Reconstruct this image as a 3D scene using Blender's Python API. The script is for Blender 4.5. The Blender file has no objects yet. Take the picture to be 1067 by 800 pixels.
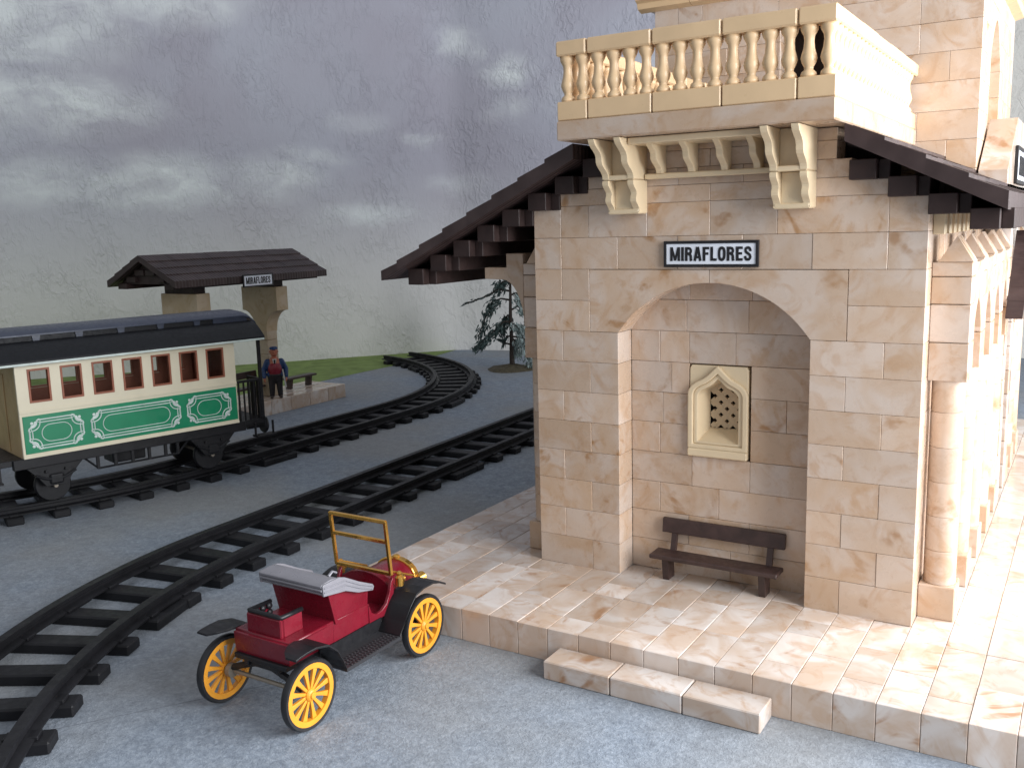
import bpy, bmesh, math, random
from mathutils import Vector, Matrix, noise as mnoise
random.seed(7)
S = bpy.context.scene
COL = S.collection
PI = math.pi

# ------------------------------------------------------------------ camera, light, exposure
cam = bpy.data.objects.new('camera', bpy.data.cameras.new('camera')); COL.objects.link(cam)
yaw, pitch, roll = -0.555970517, -0.164397647, -0.0271313498
cy, sy = math.cos(yaw), math.sin(yaw)
F = Vector((sy*math.cos(pitch), cy*math.cos(pitch), math.sin(pitch)))
R0 = Vector((cy, -sy, 0)); U0 = R0.cross(F)
Rr = R0*math.cos(roll) + U0*math.sin(roll); Ur = -R0*math.sin(roll) + U0*math.cos(roll)
M = Matrix((Rr, Ur, -F)).transposed().to_4x4()
M.translation = Vector((15.9049971, -27.2349748, 11.4171843))
cam.matrix_world = M
cam.data.sensor_width = 36; cam.data.lens = 988.32/1067*36
cam.data.clip_start = 0.1; cam.data.clip_end = 600
cam.data.dof.use_dof = False
S.camera = cam
W = bpy.data.worlds.new('World'); S.world = W; W.use_nodes = True
W.node_tree.nodes['Background'].inputs[0].default_value = (0.90, 0.94, 1.0, 1)
W.node_tree.nodes['Background'].inputs[1].default_value = 0.46
def area(name, loc, target, sx, sy_, power, col):
    d = bpy.data.lights.new(name, 'AREA'); d.shape = 'RECTANGLE'; d.size = sx; d.size_y = sy_
    d.energy = power; d.color = col
    o = bpy.data.objects.new(name, d); COL.objects.link(o); o.location = loc
    o.rotation_euler = (Vector(target)-Vector(loc)).to_track_quat('-Z', 'Y').to_euler()
    return o
area('window_light', (39, 3, 17), (0, 2, 4), 50, 26, 54000, (0.95, 0.97, 1.0))
S.view_settings.view_transform = 'Standard'; S.view_settings.look = 'None'
S.view_settings.exposure = 0.0; S.view_settings.gamma = 1.0

# ------------------------------------------------------------------ materials
def newmat(name, rough=0.5, spec=0.5):
    m = bpy.data.materials.new(name); m.use_nodes = True
    n = m.node_tree.nodes; l = m.node_tree.links
    b = n['Principled BSDF']; b.inputs['Roughness'].default_value = rough
    b.inputs['Specular IOR Level'].default_value = spec
    return m, n, l, b
def noise(n, l, vec, scale, detail=3, dist=0, rough=.5):
    t = n.new('ShaderNodeTexNoise'); t.inputs['Scale'].default_value = scale
    t.inputs['Detail'].default_value = detail; t.inputs['Distortion'].default_value = dist
    t.inputs['Roughness'].default_value = rough
    if vec is not None: l.new(vec, t.inputs['Vector'])
    return t.outputs['Fac']
def ramp(n, l, fac, stops):
    r = n.new('ShaderNodeValToRGB'); e = r.color_ramp.elements
    while len(e) < len(stops): e.new(0.5)
    for x, (p, c) in zip(e, stops): x.position = p; x.color = (c[0], c[1], c[2], 1)
    l.new(fac, r.inputs[0]); return r.outputs['Color']
def mixc(n, l, fac, a, b, blend='MIX'):
    x = n.new('ShaderNodeMix'); x.data_type = 'RGBA'; x.blend_type = blend
    for s, v in ((0, fac), (6, a), (7, b)):
        if hasattr(v, 'is_output'): l.new(v, x.inputs[s])
        elif s == 0: x.inputs[0].default_value = v
        else: x.inputs[s].default_value = (v[0], v[1], v[2], 1)
    return x.outputs[2]
def maprange(n, l, v, a, b, c, d, smooth=False):
    x = n.new('ShaderNodeMapRange'); x.clamp = True
    if smooth: x.interpolation_type = 'SMOOTHSTEP'
    l.new(v, x.inputs[0])
    for i, k in enumerate((a, b, c, d)): x.inputs[i+1].default_value = k
    return x.outputs[0]
def mathn(n, l, op, a, b=None):
    x = n.new('ShaderNodeMath'); x.operation = op
    for i, v in enumerate((a, b)):
        if v is None: continue
        if hasattr(v, 'is_output'): l.new(v, x.inputs[i])
        else: x.inputs[i].default_value = v
    return x.outputs[0]
def vmath(n, l, op, a, b):
    x = n.new('ShaderNodeVectorMath'); x.operation = op
    for i, v in enumerate((a, b)):
        if hasattr(v, 'is_output'): l.new(v, x.inputs[i])
        else: x.inputs[i].default_value = v
    return x.outputs[0]
def bump(n, l, b, h, strength, dist):
    x = n.new('ShaderNodeBump'); x.inputs['Strength'].default_value = strength
    x.inputs['Distance'].default_value = dist; l.new(h, x.inputs['Height']); l.new(x.outputs[0], b.inputs['Normal'])

def stone(name, base, swirl, stain, pale, rough=.3, amount=1.0, vlo=.90, vhi=1.07):
    """marbled plastic brick: swirls that start afresh in every brick"""
    m, n, l, b = newmat(name, rough)
    g = n.new('ShaderNodeNewGeometry'); t = n.new('ShaderNodeTexCoord')
    wn = n.new('ShaderNodeTexWhiteNoise'); wn.noise_dimensions = '1D'; l.new(g.outputs['Random Per Island'], wn.inputs['W'])
    off = n.new('ShaderNodeVectorMath'); off.operation = 'SCALE'; off.inputs['Scale'].default_value = 90
    l.new(wn.outputs['Color'], off.inputs[0])
    v = vmath(n, l, 'ADD', t.outputs['Object'], off.outputs[0])
    n1 = noise(n, l, v, 0.42, 3, 1.6, .5)
    n2 = noise(n, l, v, 0.30, 3, 3.2, .55)
    n3 = noise(n, l, v, 0.8, 4, 2.2, .6)
    c = mixc(n, l, maprange(n, l, n1, .38, .66, 0, 1, True), base, pale)
    c = mixc(n, l, mathn(n, l, 'MULTIPLY', maprange(n, l, n3, .47, .70, 0, .75*amount, True), 1.0), c, swirl)
    f2 = mathn(n, l, 'MULTIPLY', maprange(n, l, n2, .60, .72, 0, .85*amount, True), maprange(n, l, n3, .35, .6, .3, 1))
    c = mixc(n, l, f2, c, stain)
    hs = n.new('ShaderNodeHueSaturation'); l.new(c, hs.inputs['Color'])
    l.new(maprange(n, l, wn.outputs['Value'], 0, 1, vlo, vhi), hs.inputs['Value'])
    w2 = n.new('ShaderNodeTexWhiteNoise'); w2.noise_dimensions = '1D'
    l.new(mathn(n, l, 'ADD', g.outputs['Random Per Island'], 3.7), w2.inputs['W'])
    l.new(maprange(n, l, w2.outputs['Value'], 0, 1, .88, 1.06), hs.inputs['Saturation'])
    l.new(hs.outputs[0], b.inputs['Base Color'])
    h = noise(n, l, t.outputs['Object'], 1.2, 2)
    bump(n, l, b, h, .08, .08)
    l.new(maprange(n, l, noise(n, l, v, 3, 3), .3, .7, rough-.07, rough+.1), b.inputs['Roughness'])
    return m
def plain(name, col, rough=.5, spec=.5, var=.12, scale=2.0, metal=0, bmp=0, bscale=12):
    m, n, l, b = newmat(name, rough, spec)
    t = n.new('ShaderNodeTexCoord'); f = noise(n, l, t.outputs['Object'], scale, 4, .4)
    lo = [c*(1-var) for c in col]; hi = [min(1, c*(1+var)) for c in col]
    l.new(ramp(n, l, f, [(.3, lo), (.7, hi)]), b.inputs['Base Color'])
    b.inputs['Metallic'].default_value = metal
    f2 = noise(n, l, t.outputs['Object'], scale*3, 3)
    l.new(maprange(n, l, f2, .3, .7, max(.03, rough-.08), rough+.1), b.inputs['Roughness'])
    if bmp: bump(n, l, b, noise(n, l, t.outputs['Object'], bscale, 3), bmp, .05)
    return m

M_wall = stone('marbled_stone', (.545, .395, .28), (.49, .32, .20), (.36, .185, .075), (.59, .475, .39), .29)
M_tile = stone('marbled_tile', (.585, .455, .36), (.53, .36, .245), (.38, .19, .085), (.70, .63, .58), .12, 1.0, .80, 1.10)
M_dull = stone('ochre_stone', (.52, .40, .26), (.45, .32, .18), (.30, .18, .09), (.57, .46, .33), .4)
M_cream = plain('cream_plastic', (.72, .51, .30), .35, .5, .07, .8, bmp=.04, bscale=4)
M_ivory = plain('ivory_plastic', (.70, .56, .37), .38, .5, .05, .9)
M_lattice = plain('sand_plastic', (.55, .42, .27), .4, .5, .06, 1)
M_dark_core = plain('dark_interior', (.03, .02, .018), .8, .2)  # near-black colour stands in for shade inside walls and openings
M_brown = plain('dark_brown_plastic', (.036, .022, .020), .5, .3, .25, 1.5, bmp=.1, bscale=6)
M_bench = plain('bench_brown', (.050, .028, .024), .42, .5, .3, 2.5, bmp=.15, bscale=5)
M_black = plain('black_plastic', (.010, .010, .012), .42, .4, .2, 2)
M_track = plain('black_track', (.011, .011, .013), .5, .3, .3, 1.2, bmp=.12, bscale=5)
M_white = plain('sign_white', (.76, .79, .86), .4, .5, .03)
M_signblack = plain('sign_black', (.012, .011, .013), .35)
M_red = plain('crimson_paint', (.175, .007, .018), .28, .5, .12, 1.2)
M_yellow = plain('yellow_plastic', (.78, .33, .028), .38, .5, .08)
M_brass = plain('brass', (.78, .44, .10), .2, .5, .1, 3, metal=.9)
M_grey = plain('grey_plastic', (.23, .225, .25), .32, .5, .06)
M_tyre = plain('tyre_rubber', (.014, .014, .016), .5)
M_steel = plain('dull_axle', (.30, .26, .21), .4, .5, .1, 2, metal=.4)
M_carcream = plain('carriage_cream', (.76, .69, .52), .4, .5, .05, .6)
M_endtan = plain('end_wall_tan', (.46, .33, .17), .45, .4, .15, .8)
M_green = plain('carriage_green', (.005, .23, .105), .38, .5, .08, 1.0)
M_filigree = plain('filigree_white', (.62, .70, .66), .45)
M_maroon = plain('window_maroon', (.30, .095, .05), .45, .5, .1)
M_inside = plain('carriage_inside', (.27, .09, .05), .55)
M_roofblack = plain('carriage_roof', (.010, .011, .014), .5, .3, .15)
M_rooflid = plain('clerestory_blue', (.045, .056, .088), .35, .5, .1)
M_skin = plain('painted_skin', (.46, .15, .085), .45, .5, .1)
M_blue = plain('jacket_blue', (.018, .055, .16), .4, .5, .15)
M_redcloth = plain('waistcoat_red', (.24, .014, .030), .35, .5, .15)
M_whitecloth = plain('shirt_white', (.62, .60, .56), .5)
M_trouser = plain('black_trousers', (.02, .017, .018), .5)
M_shoe = plain('brown_shoe', (.05, .03, .022), .4)
M_trunk = plain('trunk_brown', (.030, .020, .015), .6, .4, .3, 4)
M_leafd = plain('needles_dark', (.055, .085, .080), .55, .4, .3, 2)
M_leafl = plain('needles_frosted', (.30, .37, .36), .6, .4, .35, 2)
M_soil = plain('tree_base_soil', (.10, .085, .055), .7, .3, .4, 3, bmp=.4, bscale=4)
M_tread, n, l, b = newmat('tread_plate', .4); b.inputs['Base Color'].default_value = (.03, .03, .034, 1)
t = n.new('ShaderNodeTexCoord'); k = n.new('ShaderNodeTexChecker'); k.inputs['Scale'].default_value = 12
l.new(t.outputs['Object'], k.inputs[0]); bump(n, l, b, k.outputs['Fac'], .8, .05)

# roof tiles: fine grooves running down the slope
M_rooftile, n, l, b = newmat('roof_tile_brown', .45, .35)
t = n.new('ShaderNodeTexCoord'); g = n.new('ShaderNodeNewGeometry')
f = noise(n, l, t.outputs['Object'], 1.4, 3)
c = ramp(n, l, f, [(.3, (.034, .021, .020)), (.7, (.056, .037, .035))])
hs = n.new('ShaderNodeHueSaturation'); l.new(c, hs.inputs['Color']); l.new(maprange(n, l, g.outputs['Random Per Island'], 0, 1, .85, 1.25), hs.inputs['Value'])
l.new(hs.outputs[0], b.inputs['Base Color'])
w = n.new('ShaderNodeTexWave'); w.bands_direction = 'Y'; w.inputs['Scale'].default_value = 1.3; w.inputs['Distortion'].default_value = .6
l.new(t.outputs['Object'], w.inputs[0]); bump(n, l, b, w.outputs['Fac'], .35, .06)

# carpet
M_carpet, n, l, b = newmat('blue_grey_carpet', .85, .25)
t = n.new('ShaderNodeTexCoord'); P = t.outputs['Object']
f1 = noise(n, l, P, 8.5, 5, .0, .7); f2 = noise(n, l, P, .12, 3); f3 = noise(n, l, P, 2.2, 4, .5)
c = ramp(n, l, f1, [(.28, (.185, .215, .262)), (.50, (.262, .302, .358)), (.72, (.37, .415, .475))])
c = mixc(n, l, 1.0, c, ramp(n, l, f3, [(.32, (.86, .86, .86)), (.68, (1.1, 1.1, 1.1))]), 'MULTIPLY')
c = mixc(n, l, maprange(n, l, f2, .40, .60, 0, .5), c, (.32, .305, .28))  # broad warm patches put brownish room light into the carpet colour
l.new(c, b.inputs['Base Color'])
bump(n, l, b, f1, .5, .10)
M_grass = plain('green_paper', (.195, .27, .08), .75, .25, .22, .8, bmp=.2, bscale=8)

# painted sky on rough plaster
M_mural, n, l, b = newmat('painted_sky_plaster', .62, .35)
t = n.new('ShaderNodeTexCoord'); UV = t.outputs['UV']
wn = n.new('ShaderNodeTexNoise'); wn.inputs['Scale'].default_value = .13; wn.inputs['Detail'].default_value = 6; wn.inputs['Roughness'].default_value = .62
l.new(UV, wn.inputs['Vector'])
wv = vmath(n, l, 'SUBTRACT', wn.outputs['Color'], (.5, .5, .5))
wv = vmath(n, l, 'MULTIPLY', wv, (9, 4, 0))
wuv = vmath(n, l, 'ADD', UV, wv)
CL = [(-24, 30.5, 9, 4.2, 1), (-13, 32.5, 8, 2.2, .9), (-22, 23.3, 8.5, 2.3, 1), (-27.5, 25.5, 4, 5, .6), (-14, 16.4, 7.5, 2.2, 1), (-24, 16.6, 7, 2.0, .75),
      (-4.5, 16.5, 4.5, 1.8, .8), (4.2, 13.0, 4.5, 1.0, .75), (19, 26.6, 3.0, 1.5, 1), (14.6, 29.4, 1.6, 1.4, .6), (19.3, 22.8, 2.4, 1.3, .5),
      (4.3, 21.8, 2.8, 1.0, .35), (10.5, 20.5, 2.0, .7, .35), (14, 16, 3.5, .9, .35), (-1, 18.3, 3.5, .8, .5), (-34, 31, 8, 6, .9), (34, 24, 9, 3, .7), (52, 30, 10, 3.5, .8), (-48, 20, 12, 3, .8), (28, 14, 6, 1, .4)]
acc = None
for (u, v, ru, rv, s) in CL:
    d = vmath(n, l, 'SUBTRACT', wuv, (u, v, 0)); d = vmath(n, l, 'MULTIPLY', d, (.85/ru, .75/rv, 0))
    ln = n.new('ShaderNodeVectorMath'); ln.operation = 'LENGTH'; l.new(d, ln.inputs[0])
    f = maprange(n, l, ln.outputs['Value'], .1, 1.25, s, 0, True)
    acc = f if acc is None else mathn(n, l, 'MAXIMUM', acc, f)
mpf = n.new('ShaderNodeMapping'); mpf.inputs['Scale'].default_value = (.6, 1.3, 1); l.new(wuv, mpf.inputs[0])
fine = noise(n, l, mpf.outputs[0], .33, 6, .5, .62)
acc = mathn(n, l, 'MULTIPLY', acc, maprange(n, l, fine, .32, .62, .25, 1.15))
sep = n.new('ShaderNodeSeparateXYZ'); l.new(UV, sep.inputs[0])
sepx = sep.outputs['X']
low = maprange(n, l, sep.outputs['Y'], 2, 19, 1, 0, True)
big = noise(n, l, UV, .07, 4, .5)
base = mixc(n, l, maprange(n, l, big, .38, .62, 0, 1), (.49, .475, .55), (.56, .57, .65))
base = mixc(n, l, low, base, (.85, .84, .81))
col = mixc(n, l, acc, base, (.90, .94, .95))
col = mixc(n, l, maprange(n, l, sepx, 44, 52, 0, 1, True), col, (.74, .72, .67))  # plain warm end of the wall, paler to make up for missing light
l.new(col, b.inputs['Base Color'])
mp = n.new('ShaderNodeMapping'); mp.inputs['Scale'].default_value = (1.05, .62, 1); mp.inputs['Rotation'].default_value = (0, 0, 1.05); l.new(UV, mp.inputs[0])
s1 = noise(n, l, mp.outputs[0], 1.5, 4, 1.1, .6)
mp2 = n.new('ShaderNodeMapping'); mp2.inputs['Scale'].default_value = (1.15, .6, 1); mp2.inputs['Rotation'].default_value = (0, 0, -.45); l.new(UV, mp2.inputs[0])
s2 = noise(n, l, mp2.outputs[0], 1.5, 4, 1.0, .6)
sel = maprange(n, l, noise(n, l, UV, .12, 2), .45, .55, 0, 1, True)
mx = n.new('ShaderNodeMix'); mx.data_type = 'FLOAT'; l.new(sel, mx.inputs[0]); l.new(s1, mx.inputs[2]); l.new(s2, mx.inputs[3])
hgt = maprange(n, l, mx.outputs[0], .42, .64, 0, 1, True)
msk = maprange(n, l, noise(n, l, UV, .22, 3), .40, .64, .10, 1)
bump(n, l, b, mathn(n, l, 'MULTIPLY', hgt, msk), .52, .17)

# ------------------------------------------------------------------ mesh helpers
ORG = {}
class MB:
    def __init__(s): s.v = []; s.f = []
    def add(s, vs, fs):
        o = len(s.v); s.v += [tuple(p) for p in vs]; s.f += [tuple(i+o for i in f) for f in fs]
    def cbox(s, x0, x1, y0, y1, z0, z1, c=.03, fr=None):
        """box with chamfered edges; fr maps (u, t, z) to the world"""
        c = min(c, .45*min(x1-x0, y1-y0, z1-z0))
        vs = []; idx = {}
        X = (x0, x1); Y = (y0, y1); Z = (z0, z1)
        for i in (0, 1):
            for j in (0, 1):
                for k in (0, 1):
                    sx = 1-2*i; sy2 = 1-2*j; sz = 1-2*k
                    for ax in range(3):
                        p = [X[i]+sx*c, Y[j]+sy2*c, Z[k]+sz*c]
                        p[ax] = (X[i], Y[j], Z[k])[ax]
                        idx[(i, j, k, ax)] = len(vs); vs.append(p)
        fs = []
        for s_ in (0, 1):
            a = [(s_, 0, 0), (s_, 1, 0), (s_, 1, 1), (s_, 0, 1)]; fs.append([idx[(*q, 0)] for q in a])
            a = [(0, s_, 0), (1, s_, 0), (1, s_, 1), (0, s_, 1)]; fs.append([idx[(*q, 1)] for q in a])
            a = [(0, 0, s_), (1, 0, s_), (1, 1, s_), (0, 1, s_)]; fs.append([idx[(*q, 2)] for q in a])
        for a in (0, 1):
            for b_ in (0, 1):
                fs.append([idx[(a, b_, 0, 0)], idx[(a, b_, 1, 0)], idx[(a, b_, 1, 1)], idx[(a, b_, 0, 1)]])
                fs.append([idx[(a, 0, b_, 0)], idx[(a, 1, b_, 0)], idx[(a, 1, b_, 2)], idx[(a, 0, b_, 2)]])
                fs.append([idx[(0, a, b_, 1)], idx[(1, a, b_, 1)], idx[(1, a, b_, 2)], idx[(0, a, b_, 2)]])
        for i in (0, 1):
            for j in (0, 1):
                for k in (0, 1): fs.append([idx[(i, j, k, 0)], idx[(i, j, k, 1)], idx[(i, j, k, 2)]])
        if fr: vs = [fr(*p) for p in vs]
        s.add(vs, fs)
    def prism(s, poly, a, b, fr):
        """polygon of (p, q) extruded from a to b; fr(p, q, depth) -> point"""
        n = len(poly)
        vs = [fr(p, q, a) for p, q in poly] + [fr(p, q, b) for p, q in poly]
        fs = [list(range(n)), list(range(2*n-1, n-1, -1))]
        fs += [[i, (i+1) % n, n+(i+1) % n, n+i] for i in range(n)]
        s.add(vs, fs)
    def ring(s, outer, inner, a, b, fr):
        n = len(outer)
        vs = [fr(p, q, a) for p, q in outer] + [fr(p, q, a) for p, q in inner] + [fr(p, q, b) for p, q in outer] + [fr(p, q, b) for p, q in inner]
        fs = []
        for i in range(n):
            j = (i+1) % n
            fs += [[i, j, n+j, n+i], [2*n+i, 3*n+i, 3*n+j, 2*n+j], [i, 2*n+i, 2*n+j, j], [n+i, n+j, 3*n+j, 3*n+i]]
        s.add(vs, fs)
    def lathe(s, prof, c, axis=(0, 0, 1), seg=14):
        ax = Vector(axis).normalized(); t = ax.orthogonal().normalized(); w = ax.cross(t); c = Vector(c)
        vs = []; n = len(prof)
        for r, h in prof:
            for k in range(seg):
                a = 2*PI*k/seg; vs.append(c+ax*h+(t*math.cos(a)+w*math.sin(a))*r)
        fs = []
        for i in range(n-1):
            for k in range(seg):
                q = (k+1) % seg; fs.append([i*seg+k, i*seg+q, (i+1)*seg+q, (i+1)*seg+k])
        fs += [list(range(seg-1, -1, -1)), list(range((n-1)*seg, n*seg))]
        s.add(vs, fs)
    def tube(s, pts, r, seg=8, closed=False):
        pts = [Vector(p) for p in pts]; n = len(pts); rr = r if isinstance(r, (list, tuple)) else [r]*n
        vs = []; prev = None
        for i, p in enumerate(pts):
            if closed: d = pts[(i+1) % n]-pts[i-1]
            else: d = pts[min(i+1, n-1)]-pts[max(i-1, 0)]
            d.normalize()
            t = d.orthogonal().normalized() if prev is None else (prev-d*prev.dot(d)).normalized()
            prev = t; w = d.cross(t)
            for k in range(seg):
                a = 2*PI*k/seg; vs.append(p+(t*math.cos(a)+w*math.sin(a))*rr[i])
        fs = []
        for i in range(n if closed else n-1):
            j = (i+1) % n
            for k in range(seg):
                q = (k+1) % seg; fs.append([i*seg+k, i*seg+q, j*seg+q, j*seg+k])
        if not closed: fs += [list(range(seg-1, -1, -1)), list(range((n-1)*seg, n*seg))]
        s.add(vs, fs)
    def sweep(s, path, sect):
        """vertical cross-section (offset sideways, z) swept along plan path [(x,y)]"""
        n = len(path); m = len(sect); vs = []
        for i, p in enumerate(path):
            a = path[max(0, i-1)]; b_ = path[min(n-1, i+1)]
            d = Vector((b_[0]-a[0], b_[1]-a[1])).normalized(); nr = Vector((d.y, -d.x))
            for o, z in sect: vs.append((p[0]+nr.x*o, p[1]+nr.y*o, z))
        fs = [[i*m+k, i*m+(k+1) % m, (i+1)*m+(k+1) % m, (i+1)*m+k] for i in range(n-1) for k in range(m)]
        fs += [list(range(m)), list(range(n*m-1, (n-1)*m-1, -1))]
        s.add(vs, fs)
    def ball(s, c, r, seg=12, rings=8):
        rx, ry, rz = r if isinstance(r, (list, tuple)) else (r, r, r)
        vs = [(c[0], c[1], c[2]-rz)]
        for i in range(1, rings):
            a = -PI/2+PI*i/rings
            for k in range(seg):
                b_ = 2*PI*k/seg; vs.append((c[0]+rx*math.cos(a)*math.cos(b_), c[1]+ry*math.cos(a)*math.sin(b_), c[2]+rz*math.sin(a)))
        vs.append((c[0], c[1], c[2]+rz)); fs = []
        for k in range(seg):
            q = (k+1) % seg; fs.append([0, 1+q, 1+k])
            for i in range(rings-2): fs.append([1+i*seg+k, 1+i*seg+q, 1+(i+1)*seg+q, 1+(i+1)*seg+k])
            fs.append([1+(rings-2)*seg+k, 1+(rings-2)*seg+q, len(vs)-1])
        s.add(vs, fs)
    def build(s, name, mat, parent=None, smooth=False, bevel=0, remesh=0, sub=0):
        me = bpy.data.meshes.new(name); root = parent
        while root is not None and root.parent: root = root.parent
        o3 = ORG.get(root.name, (0, 0, 0)) if root else (0, 0, 0)
        me.from_pydata([(a-o3[0], b_-o3[1], c-o3[2]) for a, b_, c in s.v], [], s.f)
        bm = bmesh.new(); bm.from_mesh(me); bmesh.ops.recalc_face_normals(bm, faces=bm.faces)
        bm.to_mesh(me); bm.free()
        o = bpy.data.objects.new(name, me); COL.objects.link(o); me.materials.append(mat)
        if remesh:
            r = o.modifiers.new('r', 'REMESH'); r.mode = 'VOXEL'; r.voxel_size = remesh
            q = o.modifiers.new('s', 'SMOOTH'); q.iterations = 4
            dg = bpy.context.evaluated_depsgraph_get(); nm = bpy.data.meshes.new_from_object(o.evaluated_get(dg))
            o.modifiers.clear(); o.data = nm; smooth = True
        if bevel:
            q = o.modifiers.new('bevel', 'BEVEL'); q.width = bevel; q.segments = 2; q.limit_method = 'ANGLE'; q.angle_limit = math.radians(40)
        if sub: q = o.modifiers.new('sub', 'SUBSURF'); q.levels = sub; q.render_levels = sub
        if smooth:
            for p in o.data.polygons: p.use_smooth = True
            if smooth == 'auto':
                bm = bmesh.new(); bm.from_mesh(o.data)
                for e in bm.edges:
                    if len(e.link_faces) == 2 and e.calc_face_angle(0) > math.radians(38): e.smooth = False
                bm.to_mesh(o.data); bm.free()
        if parent: o.parent = parent
        return o
def tag(o, label, cat, group=None):
    o['label'] = label; o['category'] = cat
    if group: o['group'] = group
    return o
def thing(name, label, cat, loc=(0, 0, 0), rotz=0, org=None, group=None):
    """Empty at the base. org: what to subtract from part coordinates (default: loc, parts given in world space)"""
    o = bpy.data.objects.new(name, None); COL.objects.link(o); o.location = loc; o.rotation_euler = (0, 0, rotz)
    o.empty_display_size = .3
    ORG[o.name] = loc if org is None else org
    return tag(o, label, cat, group)
def structure(o): o['kind'] = 'structure'; return o
ell = [(.30+.205*math.copysign(abs(math.cos(t_))**.75, math.cos(t_)), .5+.415*math.copysign(abs(math.sin(t_))**.75, math.sin(t_))) for t_ in [2*PI*i/28 for i in range(29)]]
LET = {   # heavy condensed capitals as centre-line strokes: (width, [(thickness, points)])
 'I': (.22, [(.22, [(.11, 0), (.11, 1)])]),
 'L': (.52, [(.22, [(.11, 0), (.11, 1)]), (.18, [(.05, .09), (.52, .09)])]),
 'F': (.52, [(.22, [(.11, 0), (.11, 1)]), (.18, [(.05, .91), (.52, .91)]), (.17, [(.05, .52), (.46, .52)])]),
 'E': (.54, [(.22, [(.11, 0), (.11, 1)]), (.18, [(.05, .91), (.53, .91)]), (.17, [(.05, .52), (.49, .52)]), (.18, [(.05, .09), (.54, .09)])]),
 'R': (.62, [(.22, [(.11, 0), (.11, 1)]), (.19, [(.05, .905), (.30, .905), (.43, .87), (.48, .80), (.49, .72), (.47, .63), (.42, .56), (.30, .53), (.05, .53)]), (.21, [(.30, .53), (.44, .44), (.48, .34), (.49, .12), (.52, 0)])]),
 'A': (.64, [(.21, [(.09, 0), (.30, 1)]), (.21, [(.55, 0), (.34, 1)]), (.16, [(.16, .27), (.48, .27)])]),
 'M': (.82, [(.20, [(.10, 0), (.10, 1)]), (.20, [(.72, 0), (.72, 1)]), (.17, [(.13, .98), (.41, .04)]), (.17, [(.69, .98), (.41, .04)])]),
 'O': (.60, [(.205, ell)]),
 'S': (.58, [(.195, [(.49, .66), (.48, .78), (.43, .87), (.34, .91), (.24, .91), (.15, .86), (.11, .77), (.13, .66), (.20, .58), (.38, .47), (.46, .39), (.49, .28), (.46, .17), (.39, .10), (.29, .085), (.18, .11), (.11, .20), (.09, .34)])])}
def ribbon(pts, t_):
    n = len(pts); closed = (pts[0][0]-pts[-1][0])**2+(pts[0][1]-pts[-1][1])**2 < 1e-8
    l_ = []; r_ = []
    for i, p in enumerate(pts):
        a = pts[i-1] if i > 0 else (pts[n-2] if closed else p); b_ = pts[i+1] if i < n-1 else (pts[1] if closed else p)
        d = Vector((b_[0]-a[0], b_[1]-a[1])).normalized(); l_.append((p[0]-d.y*t_/2, p[1]+d.x*t_/2)); r_.append((p[0]+d.y*t_/2, p[1]-d.x*t_/2))
    return l_, r_
def text_mesh(name, s, width, height, thick, mat, parent, to_world):
    tot = sum(LET[c][0] for c in s)+.10*(len(s)-1); mb = MB(); x = 0; q_ = 0
    for c in s:
        for t_, pts in LET[c][1]:
            l_, r_ = ribbon(pts, t_); q_ += 1; th = thick*(1+.03*(q_ % 5)); n = len(l_)
            m_ = lambda p: ((x+p[0])/tot*width-width/2, (p[1]-.5)*height)
            vs = []
            for z in (0, th): vs += [to_world(*m_(p), z) for p in l_]+[to_world(*m_(p), z) for p in r_]
            fs = []
            for i in range(n-1): fs += [[i, i+1, n+i+1, n+i], [2*n+i, 3*n+i, 3*n+i+1, 2*n+i+1], [i, 2*n+i, 2*n+i+1, i+1], [n+i, n+i+1, 3*n+i+1, 3*n+i]]
            fs += [[0, n, 3*n, 2*n], [n-1, 3*n-1, 4*n-1, 2*n-1]]
            mb.add(vs, fs)
        x += LET[c][0]+.10
    return mb.build(name, mat, parent)

def frame(o, u, nrm):
    """(u, t, z): u along the wall, t into the wall"""
    return lambda a, t, z: (o[0]+u[0]*a-nrm[0]*t, o[1]+u[1]*a-nrm[1]*t, o[2]+z)
def course(mb, fr, u0, u1, z0, z1, widths, t0=0, t1=1, holes=(), gap=.004, c=.010, jit=.009):
    u = u0; i = 0
    while u < u1-1e-6:
        w_ = min(widths[i % len(widths)], u1-u); i += 1
        a, b_ = u, u+w_; u = b_
        segs = [(a, b_)]
        for (ha, hb, za, zb) in holes:
            if z0 >= zb-1e-6 or z1 <= za+1e-6: continue
            ns = []
            for (p, q) in segs:
                if q <= ha or p >= hb: ns.append((p, q)); continue
                if p < ha: ns.append((p, ha))
                if q > hb: ns.append((hb, q))
            segs = ns
        for (p, q) in segs:
            if q-p < .08: continue
            j = random.uniform(-jit, jit)
            mb.cbox(p+gap, q-gap, t0+j, t1, z0+gap, z1-gap, c, fr)
def bond(mb, fr, u0, u1, z0, n, t0=0, t1=1, holes=(), start=0, rnd=False):
    for k in range(n):
        if rnd: wd = [random.choice((1, 2, 2, 3, 2)) for _ in range(30)]
        else: wd = [2] if (k+start) % 2 == 0 else [1]+[2]*60
        course(mb, fr, u0, u1, z0+k, z0+k+1, wd, t0, t1, holes)
def arc_pts(u0, u1, zs, rise, n=20, pointed=False):
    m_ = (u0+u1)/2; h = (u1-u0)/2; pts = []
    for i in range(n+1):
        u = u0+(u1-u0)*i/n; x = (u-m_)/h
        if pointed: z = zs+rise*(1-abs(x)**1.7)
        else:
            Rr_ = (h*h+rise*rise)/(2*rise); z = zs+math.sqrt(max(0, Rr_*Rr_-(x*h)**2))-(Rr_-rise)
        pts.append((u, z))
    return pts

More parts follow.
